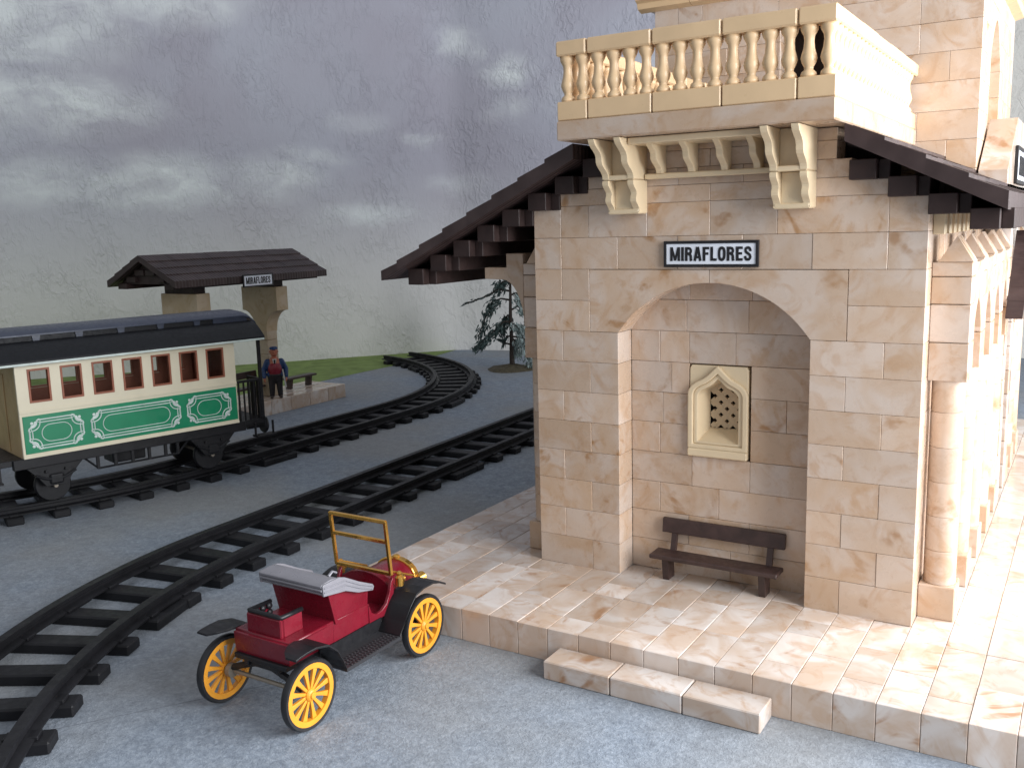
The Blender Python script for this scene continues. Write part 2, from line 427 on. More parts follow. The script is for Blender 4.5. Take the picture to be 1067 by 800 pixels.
# ------------------------------------------------------------------ setting
mb = MB(); mb.add([(-160, -120, -1), (120, -120, -1), (120, 120, -1), (-160, 120, -1)], [[0, 1, 2, 3]])
structure(mb.build('ground', M_carpet))
mb = MB()
gp = [(-39.2, -40), (-39.3, 10), (-39.15, 25), (-39.35, 31.5), (-39.4, 36), (-39.1, 44), (-39.7, 49), (-40.2, 52.6), (-44, 50), (-60, 30), (-110, -30)]
mb.add([(x, y, -.985) for x, y in gp], [list(range(len(gp)))])
structure(mb.build('grass_verge', M_grass))
# seam between two carpet sheets
mb = MB(); mb.sweep([(-9.2, -18.5), (-4.3, -11.6), (-1.5, -7.6)], [(-.012, -1), (-.012, -.994), (.012, -.994), (.012, -1)])
o = mb.build('carpet_seam', plain('seam_dark', (.17, .185, .21), .9, .2)); structure(o)

# the painted wall: one slab that turns a rounded corner
wp = []
for i in range(41):
    s_ = -110+i*(110+12.6)/40; wp.append((-48.68+.635*s_, 42.07+.772*s_, s_))
e = wp[-1]; a0 = math.atan2(.772, .635); a1 = math.atan2(.236, .97); px, py, s_ = e
for i in range(10):
    a = a0+(a1-a0)*(i+1)/10; px += .25*math.cos(a); py += .25*math.sin(a); s_ += .25; wp.append((px, py, s_))
for i in range(24):
    px += 4.5*.97; py += 4.5*.236; s_ += 4.5; wp.append((px, py, s_))
me = bpy.data.meshes.new('backdrop_wall'); vs = []; fs = []; uvs = []
N = len(wp); ZB, ZT = -1.2, 62
for (x, y, s_) in wp:
    vs += [(x, y, ZB), (x, y, ZT), (x-1.0*.772, y+1.6, ZT), (x-1.0*.772, y+1.6, ZB)]; uvs += [(s_, ZB), (s_, ZT), (s_, ZT+1), (s_, ZB)]
for i in range(N-1):
    for k in range(4): fs.append([i*4+k, i*4+(k+1) % 4, (i+1)*4+(k+1) % 4, (i+1)*4+k])
me.from_pydata(vs, [], fs); ul = me.uv_layers.new(name='UVMap')
for lp in me.loops: ul.data[lp.index].uv = uvs[lp.vertex_index]
me.materials.append(M_mural)
wall_o = bpy.data.objects.new('backdrop_wall', me); COL.objects.link(wall_o)
bm = bmesh.new(); bm.from_mesh(me); bmesh.ops.recalc_face_normals(bm, faces=bm.faces); bm.to_mesh(me); bm.free()
tag(wall_o, 'rough plaster wall painted with a grey cloudy sky behind everything', 'wall')

# ------------------------------------------------------------------ platform and step
st = MB()
u = -5
for cx in range(-5, 22):
    y = -4.92; first = True
    while y < 32:
        ln = random.choice((1, 2, 2, 2, 3)) if not first else random.choice((1, 2, 2))
        first = False
        st.cbox(cx+.005, cx+1-.005, y+.005, y+ln-.005, -1, random.uniform(-.010, .010), .015)
        y += ln
o = st.build('station_platform', M_tile)
tag(o, 'long pale marbled tile platform under the big station building', 'platform')
st = MB()
for a in (3.42, 5.46, 7.5): st.cbox(a+.012, a+2.04-.012, -5.93, -4.95, -1, -.47+random.uniform(-.006, .006), .03)
o = st.build('platform_step', M_tile)
tag(o, 'low cream stone step lying on the carpet against the platform front edge', 'step')

# ------------------------------------------------------------------ station building
T = thing('station_building', 'big marbled stone station building with balcony, tower and dark brown roof', 'building', (6, 12, 0))
FR = frame((0, 0, 0), (1, 0), (0, -1))                 # front wall, t = y
w_ = MB()
for k in range(8):
    course(w_, FR, 0, 3, k, k+1, [2, 1] if k % 2 == 0 else [1, 2])
    course(w_, FR, 9, 12, k, k+1, [1, 2] if k % 2 == 0 else [2, 1])
course(w_, FR, 0, 2, 8, 9, [2]); course(w_, FR, 0, 2, 9, 10, [1, 1])
course(w_, FR, 10, 12, 8, 9, [2]); course(w_, FR, 10, 12, 9, 10, [2])
course(w_, FR, 0, 12, 10, 11, [1, 2, 2, 2, 2, 2, 1]); course(w_, FR, 0, 12, 11, 12, [1, 1, 2, 2, 2, 3, 1])
course(w_, FR, 1, 11, 12, 12.5, [2, 1, 2, 2, 1]); course(w_, FR, 2, 10, 12.5, 13, [1, 2, 2, 2, 1]); course(w_, FR, 2.4, 9.6, 13, 13.5, [1.6, 2, 2]); course(w_, FR, 2.4, 9.6, 13.5, 13.84, [2])
A = arc_pts(3, 9, 8, 1.6, 32)
f3 = lambda p, q, d: (p, d, q)
left = [(2.012, 8.012), (3, 8.012)] + [p for p in A if 3 < p[0] < 5.99] + [(5.992, 9.6), (5.992, 9.985), (2.012, 9.985)]
right = [(12-p, q) for p, q in left]
w_.prism(left, 0, 1, f3); w_.prism(right, 0, 1, f3)
# side walls
for (ox, nx) in ((12, 1), (0, -1)):
    fr = frame((ox, 1.0, 0), (0, 1), (nx, 0)); bond(w_, fr, 0, 27, 0, 11, rnd=True); course(w_, fr, 0, 27, 11, 11.45, [2])
w_.build('wall', M_wall, T)
c_ = MB(); c_.cbox(.9, 11.1, 2.02, 27.5, 0, 11.4, .01); c_.build('core', M_dark_core, T)  # added unseen box that stops light leaking through the brick walls
c_ = MB(); c_.cbox(2.6, 9.4, 2.02, 9.9, 11.45, 13.6, .01); c_.build('core', M_dark_core, T)  # upper part of the added light-blocking filler
nb = MB()
holes = [(5, 7, 4, 7)]
pat = [[1.4, 2, 2.6], [2, 2, 2], [1, 2, 3], [2.1, 1.9, 2], [1, 1, 2, 2], [1.1, 4, .9], [1.4, .6, 4], [1, 1, 1.5, 2.5], [1.9, 2, 2.1], [2, 2, 2]]
for k in range(10): course(nb, FR, 3, 9, k, k+1, pat[k], 1, 2, holes, gap=.005)
nb.build('niche_wall', M_wall, T)

# lattice window in the niche
def ogee(hw, zb, zs, zt, cx=5.97, tip=.22, n=10):
    pts = [(cx-hw, zb)]; tip = .42*(zt-zs); n = 14
    for i in range(n+1):
        a = i/n
        x = -hw*math.cos(a*PI/2)**.85 if a < 1 else 0
        z = zs+(zt-tip-zs)*math.sin(a*PI/2)
        if a > .62: z += tip*((a-.62)/.38)**2.2
        pts.append((cx+x, z))
    r = [(2*cx-p, q) for p, q in pts[::-1][1:]]
    return pts+r
win = MB()
# block with a splayed pocket
out = ogee(.975, 4.04, 6.05, 6.97)
blk = [(5.02, 4.04)] + [(5.02, 6.98), (6.98, 6.98), (6.98, 4.04)]
inn = ogee(.66, 4.52, 5.95, 6.55)
deep = [(5.97+(p-5.97)*.82+.06, 4.86+(q-4.52)*.80) for p, q in inn]
n_ = len(inn)
vs = [(p, .97, q) for p, q in inn]+[(p, 1.62, q) for p, q in deep]
win.add(vs, [[i, (i+1) % n_, n_+(i+1) % n_, n_+i] for i in range(n_)])
W1 = win.build('window', M_ivory, T, smooth='auto')
fm = MB()
# face plate from pocket edge to block edge: bridge ogee to rectangle
rect = []
for p, q in inn:
    dx, dz = p-5.97, q-5.5
    sc = min(.95/max(1e-6, abs(dx)), (1.46/max(1e-6, abs(dz))))
    rect.append((5.97+dx*sc, 5.5+dz*sc))
rect[0] = (5.02, 4.04); rect[-1] = (6.92, 4.04)
fm.ring(rect, inn, .985, 1.9, f3)
fm.ring(ogee(.975, 4.30, 6.02, 6.98), ogee(.80, 4.44, 6.0, 6.72), .84, .99, f3)
fm.ring(ogee(.80, 4.44, 6.0, 6.72), ogee(.655, 4.53, 5.95, 6.55), .91, .99, f3)
fm.build('window_frame', M_ivory, W1, bevel=.035)
sl = MB(); sl.cbox(5.0, 6.95, .80, 1.0, 4.04, 4.30, .04); sl.build('window_sill', M_ivory, W1)
lt = MB()
lx0, lx1, lz0, lz1 = 5.55, 6.55, 4.9, 6.5
def clip_bar(cx, cz, dx, dz):
    lo, hi = -9, 9
    for (p, d, a, b_) in ((cx, dx, lx0, lx1), (cz, dz, lz0, lz1)):
        t0, t1 = sorted(((a-p)/d, (b_-p)/d)); lo = max(lo, t0); hi = min(hi, t1)
    return (lo, hi)
for sgn in (1, -1):
    for i in range(-8, 9):
        cz = 5.7+i*.40
        lo, hi = clip_bar(6.05, cz, .7071, .7071*sgn)
        if hi-lo < .1: continue
        p0 = (6.05+lo*.7071, cz+lo*.7071*sgn); p1 = (6.05+hi*.7071, cz+hi*.7071*sgn)
        ox, oz = -.7071*sgn*.085, .7071*.085
        lt.prism([(p0[0]-ox, p0[1]-oz), (p1[0]-ox, p1[1]-oz), (p1[0]+ox, p1[1]+oz), (p0[0]+ox, p0[1]+oz)], 1.57+(.004 if sgn > 0 else 0), 1.70, f3)
lt.build('lattice', M_lattice, W1)
bk = MB(); bk.cbox(5.1, 6.9, 1.78, 1.95, 4.3, 6.9, .01); bk.build('dark_backing', M_dark_core, W1)

# columns with gabled caps down both long sides
def column(x0, y0, right):
    s_ = MB(); cx = x0+.5; cyy = y0+.5
    z = 1.0
    for k in range(6):
        h = min(1.0, 6.9-z); s_.lathe([(.425, z+.003), (.435, z+.012), (.435, z+h-.012), (.425, z+h-.003)], (cx, cyy, 0), seg=20); z += h
    co = s_.build('column', M_wall, T, smooth='auto')
    b_ = MB(); b_.cbox(x0, x0+.98, y0, y0+1, 0, 1, .03); b_.build('column_base', M_wall, co)
    c = MB()
    for (z0, z1) in ((6.9, 7.95), (7.97, 9.0), (9.02, 9.75), (9.77, 10.15)): c.cbox(x0, x0+1.02, y0, y0+1, z0, z1, .025)
    c.prism([(x0+.15, 10.16), (x0+1.02, 10.16), (x0+.6, 10.85)], y0, y0+.95, f3)
    c.build('capital', M_wall, co)
for yy in (.85, 3.85, 6.8, 9.75, 12.6, 17.35, 20.25, 23.2):
    column(12.0, yy, True)
    if yy < 13: column(-.98, yy, False)
for i, (ya, yb) in enumerate(((1.85, 3.85), (4.85, 6.8), (7.8, 9.75), (10.75, 12.6), (18.35, 20.25), (21.25, 23.2))):
    poly = arc_pts(ya, yb, 8.1, .95, 16, True)+[(yb, 10.1), (ya, 10.1)]
    for xa, xb in ((12.35, 13.0), (-.98, -.35)):
        if xa < 0 and ya > 12: continue
        ar = MB(); ar.prism(poly, xa, xb, lambda p, q, d: (d, p, q)); ar.build('arch', M_wall, T, bevel=.015)
for k in range(26):
    ps = MB(); ps.cbox(12.0, 12.3, .7+k*1.0, 1.1+k*1.0, 10.9, 11.5, .02); ps.build('eave_post', M_ivory, T)
# stepped stone brackets carrying the long left eave
for yy in (.85, 6.8, 12.6):
    br = MB()
    cur = [(-.98, 8.0)]
    for i in range(9):
        a = i/8*PI/2; cur.append((-.98-.85*(1-math.cos(a)), 8.0+1.6*math.sin(a)))
    br.prism(cur+[(-2.55, 9.62), (-2.55, 10.02), (-1.65, 10.02), (-1.65, 10.5), (-.98, 10.5)], yy, yy+1, f3)
    br.build('eave_bracket', M_wall, T, bevel=.02)

# roof: rows of tiles, purlins below, each row a step
zu = lambda d: 11.5+.483*(7.9-d)                          # underside height at distance d from the ridge
def roof_row(mb, o_, sgn, d0, d1, t0, t1, fz, y0, y1, n_):
    """tiles of one row: straight underside, top edge rising towards the eave so that it steps"""
    L_ = (y1-y0)/n_
    for i in range(n_):
        j = random.uniform(-.010, .010)
        p = [(o_+sgn*d0, fz(d0)+t0+j), (o_+sgn*d1, fz(d1)+t1+j), (o_+sgn*d1, fz(d1)), (o_+sgn*d0, fz(d0))]
        mb.prism(p, y0+i*L_+.006, y0+(i+1)*L_-.006, f3)
ztop = lambda d: 11.92+.5125*(7.9-d)
for sgn, far in ((1, 8), (-1, 12)):
    rf = MB()
    for k in range(4, far):
        d1_ = k+1.0 if k+1 < far else (7.9 if sgn > 0 else 11.72); roof_row(rf, 6, sgn, k, d1_, ztop(k)-zu(k)-.07, ztop(d1_)-zu(d1_)+.03, zu, -1.0, 28, 29)
    rf.build('roof_slope', M_rooftile, T)
for k in range(4, 8):
    z1 = zu(k+1)-.03 if k < 7 else zu(7.9)
    p = MB(); e_ = 1.5 if k < 6 else 27
    p.cbox(6+k+.01, 6+k+.70, -.40, e_, z1-.47, z1+.06, .02); p.cbox(6+k+.70, 6+k+1.0, -.07, e_, z1-.47, z1+.05, .02)
    p.build('purlin', M_brown, T)
for k in range(3, 11):
    z1 = zu(k+1)-.03
    p = MB(); e_ = 1.5 if k < 6 else 27
    p.cbox(6-k-1+.01, 6-k-1+.68, -.40, e_, z1-.5, z1+.06, .02); p.cbox(6-k-1+.68, 6-k, -.06, e_, z1-.5, z1+.05, .02)
    p.build('purlin', M_brown, T)

# balcony
bs = MB()
bs.cbox(2.0, 10.0, -2, 9.97, 13.86, 14.42, .04)
BAL = bs.build('balcony', M_wall, T)
for run in ([(2, 3), (3, 5), (5, 7), (7, 9), (9, 10)],):
    pl = MB(); rl = MB()
    for a, b_ in run:
        pl.cbox(a+.015, b_-.015, -1.96, -1.5, 14.43, 14.97, .03)
        rl.cbox(a+.012, b_-.012, -2.0, -1.46, 16.24, 16.66, .045)
    for x in (2.02, 9.5):
        for a, b_ in ((-1.48, 1), (1, 3), (3, 5), (5, 7), (7, 9), (9, 9.98)):
            pl.cbox(x, x+.46, a+.015, b_-.015, 14.43, 14.97, .03); rl.cbox(x-.02, x+.5, a+.012, b_-.012, 16.24, 16.66+random.uniform(-.02, .02), .045)
    pl.build('plinth', M_cream, BAL); rl.build('handrail', M_cream, BAL)
prof = [(.20, 0), (.22, .06), (.20, .13), (.12, .20), (.13, .26), (.19, .36), (.225, .47), (.20, .58), (.155, .72), (.135, .90), (.15, 1.02), (.20, 1.10), (.235, 1.17), (.245, 1.28)]
prof = [(r*.93, h) for r, h in prof]
bm_ = MB(); bm_.lathe(prof, (0, 0, 0), seg=14)
b0 = bm_.build('baluster', M_cream, None, smooth=True)
b0.parent = BAL
spots = [(2.27+.4975*i, -1.73) for i in range(16)] + [(2.25, -1.23+.5*i) for i in range(22)] + [(9.73, -1.23+.5*i) for i in range(22)]
for i, (x, y) in enumerate(spots):
    o = b0 if i == 0 else b0.copy()
    if i: COL.objects.link(o)
    o.parent = BAL; o.location = (x-6, y-12, 14.96)
def scroll(tip, base, z0, z1, n=14):
    pts = [(0, z0), (0, z1), (-tip, z1)]
    for i in range(1, n):
        a = i/n
        y = -tip+(tip-base)*(a**.9) - .07*math.sin(a*PI*4)
        pts.append((y, z1+(z0-z1)*a))
    return pts+[(-base, z0)]
def fx(p, q, d): return (d, p-.012, q)
for x0 in (3.0, 8.05):
    cb = MB()
    for (tip, base, z0, z1) in ((1.0, .62, 11.72, 12.68), (1.95, 1.0, 12.72, 13.84)):
        for xx in (x0, x0+.82): cb.prism(scroll(tip, base, z0, z1), xx, xx+.2, fx)
        cb.cbox(x0+.2, x0+.82, -min(base, .8)+.05, -.01, z0, z1, .01); cb.cbox(x0+.02, x0+1.0, -base-.0, -.01, z0-.03, z0+.12, .02)
    cb.build('corbel', M_ivory, T, bevel=.02)
for xx in (4.45, 5.45, 6.45, 7.4):
    cb = MB(); cb.prism(scroll(1.3, .35, 12.85, 13.84), xx, xx+.2, fx); cb.build('corbel', M_ivory, T, bevel=.02)
lg = MB(); lg.cbox(4.05, 8.02, -.30, -.012, 12.70, 12.86, .03); lg.cbox(4.05, 8.02, -1.5, -.012, 13.66, 13.84, .02); lg.build('corbel_ledge', M_ivory, T)

# tower
TB = MB()
TFR = frame((0, 10, 0), (1, 0), (0, -1))
dh = [(5.1, 7.0, 14, 19.0)]
bond(TB, TFR, 0, 12, 12, 13, holes=dh, rnd=True)
TB.prism(arc_pts(5.1, 7.0, 18.05, .85, 14)+[(7.0, 19.0), (5.1, 19.0)], 10.02, 11, f3)
rh = [(2.9, 6.7, 14, 18.7)]
RFR = frame((12, 10, 0), (0, 1), (1, 0))
bond(TB, RFR, 1, 12, 12, 13, holes=[(2.9, 6.7, 14, 19.0)], rnd=True)
TB.prism(arc_pts(12.9, 16.7, 17.0, 1.65, 16, True)+[(16.7, 19.0), (12.9, 19.0)], 11, 11.98, lambda p, q, d: (d, p, q))
LFR = frame((0, 10, 0), (0, 1), (-1, 0)); bond(TB, LFR, 1, 12, 12, 13, rnd=True)
BFR = frame((0, 22, 0), (1, 0), (0, 1)); bond(TB, BFR, 1, 11, 12, 13, rnd=True)
TW = TB.build('tower', M_wall, T)
c_ = MB(); c_.cbox(1.0, 11.0, 11.3, 21, 12, 24.9, .01); c_.build('tower_core', M_dark_core, TW)  # dark box puts the doorway's shade into its colour
c_ = MB(); c_.cbox(10.8, 11.05, 12.5, 17.2, 14, 19, .01); c_.build('window_recess', M_dull, TW)
cn = MB()
cp = [(-.0, 19.75), (.35, 19.85), (.42, 20.05), (.6, 20.15), (.6, 20.6), (0, 20.6)]
for a in range(6): cn.prism([(-p, q) for p, q in cp], -.6+a*2.2+.01, -.6+(a+1)*2.2-.01, lambda p, q, d: (d, 10+p, q))
for a in range(6): cn.prism([(p, q) for p, q in cp], 10-.0+a*2.0+.01, 12+a*2.0-.01, lambda p, q, d: (12+p, d, q)); cn.prism([(-p, q) for p, q in cp], 10+a*2.0+.01, 12+a*2.0-.01, lambda p, q, d: (p, d, q))
cn.build('cornice', M_cream, TW)
# right-hand gable over the side entrance
gb = MB()
g = [(10.05, 11.9), (10.05, 12.9), (13.1, 14.85), (16.9, 14.85), (19.95, 12.9), (19.95, 11.9)]
gb.prism(g, 12.06, 13.0, lambda p, q, d: (d, p, q))
for z in range(0, 12): gb.cbox(12.05, 12.98, 13.62, 14.2, z+.01, z+.99, .03); gb.cbox(12.05, 12.98, 16.4, 17.3, z+.01, z+.99, .03)
gb.prism(arc_pts(14.2, 16.4, 8.5, 1.6, 14, True)+[(16.4, 11.5), (14.2, 11.5)], 12.1, 12.95, lambda p, q, d: (d, p, q))
gb.build('side_gable', M_tile, T, bevel=.04)
dr = MB(); dr.cbox(12.02, 12.12, 14.2, 16.4, 0, 10.2, .01); dr.build('door', M_bench, T)
pr_ = MB()
for sgn in (1, -1):
    for k in range(6):
        a0_, a1_ = k*.5, (k+1)*.5+.05
        za, zb = 10.75-a0_*1.0, 10.70-a1_*1.0+.08
        for j in range(4):
            x0 = 13.02+j*.6
            pr_.prism([(15+sgn*a0_, za), (15+sgn*a1_, zb), (15+sgn*a1_, zb-.16), (15+sgn*a0_, za-.16)], x0, x0+.58, lambda p, q, d: (d, p, q))
pr_.build('porch_roof', M_rooftile, T, bevel=.015)

# ------------------------------------------------------------------ signs
def sign(name, label, c, w, h, tw, parent_fn, axis):
    """axis 0: faces -Y; axis 1: faces +X"""
    loc = c
    s_ = thing(name, label, 'sign', loc, group='MIRAFLORES name boards')
    if axis == 0: fr = lambda a, b_, t: (c[0]+a, c[1]-t, c[2]+b_)
    else: fr = lambda a, b_, t: (c[0]+t, c[1]+a, c[2]+b_)
    m_ = MB(); e = .085*h/.76
    m_.ring([(-w/2, -h/2), (w/2, -h/2), (w/2, h/2), (-w/2, h/2)], [(-w/2+e, -h/2+e), (w/2-e, -h/2+e), (w/2-e, h/2-e), (-w/2+e, h/2-e)], 0, .10, fr)
    m_.build('sign_frame', M_signblack, s_, bevel=.012)
    m_ = MB(); m_.prism([(-w/2+e*.6, -h/2+e*.6), (w/2-e*.6, -h/2+e*.6), (w/2-e*.6, h/2-e*.6), (-w/2+e*.6, h/2-e*.6)], .005, .07, fr)
    m_.build('sign_plate', M_white, s_)
    text_mesh('lettering', 'MIRAFLORES', tw, h*.53, .012*h/.78, M_signblack, s_, lambda a, b_, t: fr(a, b_, .0705+t))
    return s_
sign('station_sign', 'black framed white MIRAFLORES name board above the station arch', (6.05, -.02, 10.46), 2.92, .78, 2.50, None, 0)
sign('station_sign', 'white name board on the lit side gable at the right picture edge', (13.02, 14.9, 13.15), 4.9, 1.35, 3.1, None, 1)

# ------------------------------------------------------------------ benches
def bench(label, loc, rotz, w, back=True):
    b_ = thing('bench', label, 'bench', loc, rotz, org=(0, 0, 0), group='dark brown station benches')
    s_ = MB(); s_.cbox(-w/2, w/2, -.42, .34, .72, .86, .03); s_.build('seat', M_bench, b_)
    for x in (-w/2+.5, w/2-.5):
        g_ = MB(); g_.prism([(-.20, 0), (.30, 0), (.22, .72), (-.30, .72)], x-.11, x+.11, lambda p, q, d: (d, p, q)); g_.build('leg', M_bench, b_, bevel=.02)
    if back:
        k_ = MB(); k_.prism([(.40, 1.38), (.54, 1.38), (.60, 1.86), (.46, 1.86)], -w/2+.12, w/2+.0, lambda p, q, d: (d, p, q)); k_.build('backrest', M_bench, b_, bevel=.03)
        for x in (-w/2+.55, w/2-.45):
            p_ = MB(); p_.prism([(.26, .84), (.42, .84), (.54, 1.4), (.42, 1.4)], x-.09, x+.09, lambda p, q, d: (d, p, q)); p_.build('back_post', M_bench, b_)
    return b_
bench('dark brown bench with a backrest standing in the station arch niche', (6.12, .36, .008), 0, 4.15)
bench('small dark bench with backrest partly hidden by the carriage end railing', (-34.2, 18.1, .008), PI/2, 3.4)
bench('low backless dark bench right of the shelter post', (-34.6, 23.9, .008), PI/2, 3.0, back=False)

# ------------------------------------------------------------------ tracks
def track(label, path_fn, s0, s1, sp, skip=None):
    t_ = thing('railway_track', label, 'track', (*path_fn((s0+s1)/2)[:2], -1), group='black toy railway tracks')
    n = int((s1-s0)/.6); P_ = [path_fn(s0+(s1-s0)*i/n) for i in range(n+1)]
    sect = [(-.34, -.66), (-.34, -.60), (-.09, -.55), (-.09, -.42), (-.15, -.38), (-.15, -.29), (.15, -.29), (.15, -.38), (.09, -.42), (.09, -.55), (.34, -.60), (.34, -.66)]
    for o_ in (-1.5, 1.5):
        m_ = MB(); m_.sweep([(x+nx*o_, y+ny*o_) for x, y, nx, ny in P_], sect); m_.build('rail', M_track, t_)
    i = 0; s_ = s0+.5
    while s_ < s1-.3:
        x, y, nx, ny = path_fn(s_); L_ = 2.22; d = (-ny, nx)
        fr = lambda a, b_, c: (x+nx*a+d[0]*b_, y+ny*a+d[1]*b_, c)
        m_ = MB(); m_.cbox(-L_, L_, -.36, .36, -1, -.66, .05, fr)
        for o_ in (-1.5, 1.5): m_.cbox(o_-.42, o_+.42, -.2, .2, -.67, -.565, .02, fr)
        if i % 10 == 7:                                   # clip plate at the joint
            for o_ in (-1.9, 1.9): m_.cbox(o_-.3, o_+.3, .36, 1.7, -1, -.70, .03, fr)
        m_.build('sleeper', M_track, t_); i += 1; s_ += sp
    return t_
def near_path(s):
    if s >= 0: return (-12.52-.036*s, -1.6+s, .9993, .036)
    R_ = 22.6; a = -s/R_; return (10.08-R_*math.cos(a), -1.6-R_*math.sin(a), math.cos(a), math.sin(a))
track('black plastic track passing the red car and curving at lower left', near_path, -22.5, 33, 2.0)
def far_path(s):
    R_ = 22.8; y0, y1, cx = 6.0, 21.5, -46.7
    if s < y0: a = (y0-s)/R_; return (cx+R_*math.cos(a), y0-R_*math.sin(a), math.cos(a), -math.sin(a))
    if s <= y1: return (cx+R_, s, 1, 0)
    a = (s-y1)/R_; return (cx+R_*math.cos(a), y1+R_*math.sin(a), math.cos(a), math.sin(a))
track('black plastic track under the carriage curving away onto the green verge', far_path, -22, 51.5, 1.75)

# ------------------------------------------------------------------ carriage (local: x along, -y towards the station)
ang = math.atan2(.966, .258)
mid = Vector((-22.06, .59)); cen = mid-Vector((.966, -.258))*2.35
CR = thing('railway_carriage', 'cream and green passenger carriage with a black clerestory roof on the far track', 'carriage', (cen.x, cen.y, -.29), ang, org=(0, 0, -.29))
HW = 2.35; HL = 5.085
wx = [(-4.57+1.362*i, -3.70+1.362*i) for i in range(7)]
zw0, zw1 = 4.44, 5.87
for sgn in (-1, 1):
    m_ = MB(); y0, y1 = (sgn*HW, sgn*(HW-.14)) if sgn < 0 else (HW-.14, HW)
    m_.cbox(-HL, HL, min(y0, y1), max(y0, y1), 2.0, zw0, .02)
    m_.cbox(-HL, HL, min(y0, y1), max(y0, y1), zw1, 6.3, .02)
    edges = [-HL]+[v for ab in wx for v in ab]+[HL]
    for i in range(0, len(edges), 2): m_.cbox(edges[i], edges[i+1], min(y0, y1), max(y0, y1), zw0-.02, zw1+.02, .004)
    ya = sgn*(HW+.03)
    m_.cbox(-HL, HL, min(ya, sgn*HW), max(ya, sgn*HW), 3.98, 4.10, .012)
    m_.cbox(-HL, HL, min(ya, sgn*HW), max(ya, sgn*HW), 2.0, 2.12, .012)
    m_.build('side_wall', M_carcream, CR)
    li = MB(); yi0, yi1 = sorted((sgn*(HW-.145), sgn*(HW-.18)))
    li.cbox(-HL+.15, HL-.15, yi0, yi1, 2.21, zw0-.04, .004); li.cbox(-HL+.15, HL-.15, yi0, yi1, zw1+.04, 6.28, .004)
    for i in range(0, len(edges), 2): li.cbox(max(edges[i], -HL+.15), min(edges[i+1], HL-.15), yi0, yi1, zw0-.039, zw1+.039, .004)
    li.build('lining', M_inside, CR)
    for a, b_ in wx:
        f_ = MB(); fr = lambda p, q, d: (p, sgn*(HW-.15+d), q)
        e = .065
        f_.ring([(a-.03, zw0-.03), (b_+.03, zw0-.03), (b_+.03, zw1+.03), (a-.03, zw1+.03)], [(a+e, zw0+e), (b_-e, zw0+e), (b_-e, zw1-e), (a+e, zw1-e)], 0, .175, fr)
        f_.build('window', M_maroon, CR, bevel=.02)
    pn = MB(); yy = sgn*HW; pn.cbox(-4.98, 5.02, min(yy, yy+sgn*.035), max(yy, yy+sgn*.035), 2.2, 3.86, .01); PN = pn.build('green_panel', M_green, CR)
    fg = MB(); yf = sgn*(HW+.045)
    for (a, b_) in ((-4.76, -2.5), (-2.12, 2.03), (2.41, 4.66)):
        z0, z1 = 2.38, 3.66; c = .34
        # outer frame with notched corners, drawn twice
        for g_, r_ in ((0, .034), (.12, .026)):
            A0, B0, Z0, Z1 = a+g_, b_-g_, z0+g_, z1-g_
            for (p, q) in (((A0+c, Z0), (B0-c, Z0)), ((A0+c, Z1), (B0-c, Z1)), ((A0, Z0+c), (A0, Z1-c)), ((B0, Z0+c), (B0, Z1-c))):
                fg.tube([(p[0], yf, p[1]), (q[0], yf, q[1])], r_, 5)
            for (ux, uz, dx, dz) in ((A0, Z0, 1, 1), (B0, Z0, -1, 1), (A0, Z1, 1, -1), (B0, Z1, -1, -1)):
                fg.tube([(ux+dx*c*math.cos(t_), yf, uz+dz*c*math.sin(t_)) for t_ in [i*PI/12 for i in range(7)]], r_, 5)
        for (ux, uz, dx, dz) in ((a, z0, 1, 1), (b_, z0, -1, 1), (a, z1, 1, -1), (b_, z1, -1, -1)):
            for k in range(5):                           # leaf rosette in the corner
                t_ = k*PI/8; rr = .16
                fg.ball((ux+dx*(.12+rr*math.cos(t_)), yf, uz+dz*(.12+rr*math.sin(t_))), (.075, .014, .075), 7, 4)
            fg.ball((ux+dx*.13, yf, uz+dz*.13), (.07, .013, .07), 8, 4)
            for k in (0, 1):
                ox, oz = (.42, .03) if k == 0 else (.03, .42)
                fg.tube([(ux+dx*(ox+.07*math.cos(t_)), yf, uz+dz*(oz+.07*math.sin(t_))) for t_ in [i*PI/4 for i in range(8)]], .018, 5, True)
        # inner rounded outline
        A0, B0, Z0, Z1 = a+.5, b_-.5, z0+.26, z1-.26; r0 = (Z1-Z0)/2
        ov = [(B0-r0+r0*math.cos(t_), yf, (Z0+Z1)/2+r0*math.sin(t_)) for t_ in [-PI/2+i*PI/10 for i in range(11)]]
        ov += [(A0+r0-r0*math.cos(t_), yf, (Z0+Z1)/2+r0*math.sin(t_)) for t_ in [PI/2-i*PI/10 for i in range(11)]]
        fg.tube(ov, .019, 5, True)
    fg.build('filigree', M_filigree, PN)
for sgn in (-1, 1):
    m_ = MB(); xa = sgn*HL; xb = sgn*(HL-.14); m_.cbox(min(xa, xb), max(xa, xb), -HW+.14, HW-.14, 2.0, 6.3, .01); m_.build('end_wall', M_endtan, CR)
    m_ = MB(); xb, xc = sorted((sgn*(HL-.145), sgn*(HL-.18))); m_.cbox(xb, xc, -HW+.2, HW-.2, 2.2, 6.28, .004); m_.build('lining', M_inside, CR)
    d_ = MB(); xa = sgn*(HL+.05); d_.cbox(min(xa, sgn*HL), max(xa, sgn*HL), -.6, .6, 2.1, 5.6, .02); d_.build('end_door', M_endtan, CR)
fl = MB(); fl.cbox(-HL+.15, HL-.15, -HW+.15, HW-.15, 2.0, 2.2, .01)
for s_ in range(6): fl.cbox(-4.2+s_*1.6, -3.9+s_*1.6, -HW+.2, -.5, 2.2, 3.7, .05); fl.cbox(-4.2+s_*1.6, -3.9+s_*1.6, .5, HW-.2, 2.2, 3.7, .05)
fl.build('floor', M_inside, CR)
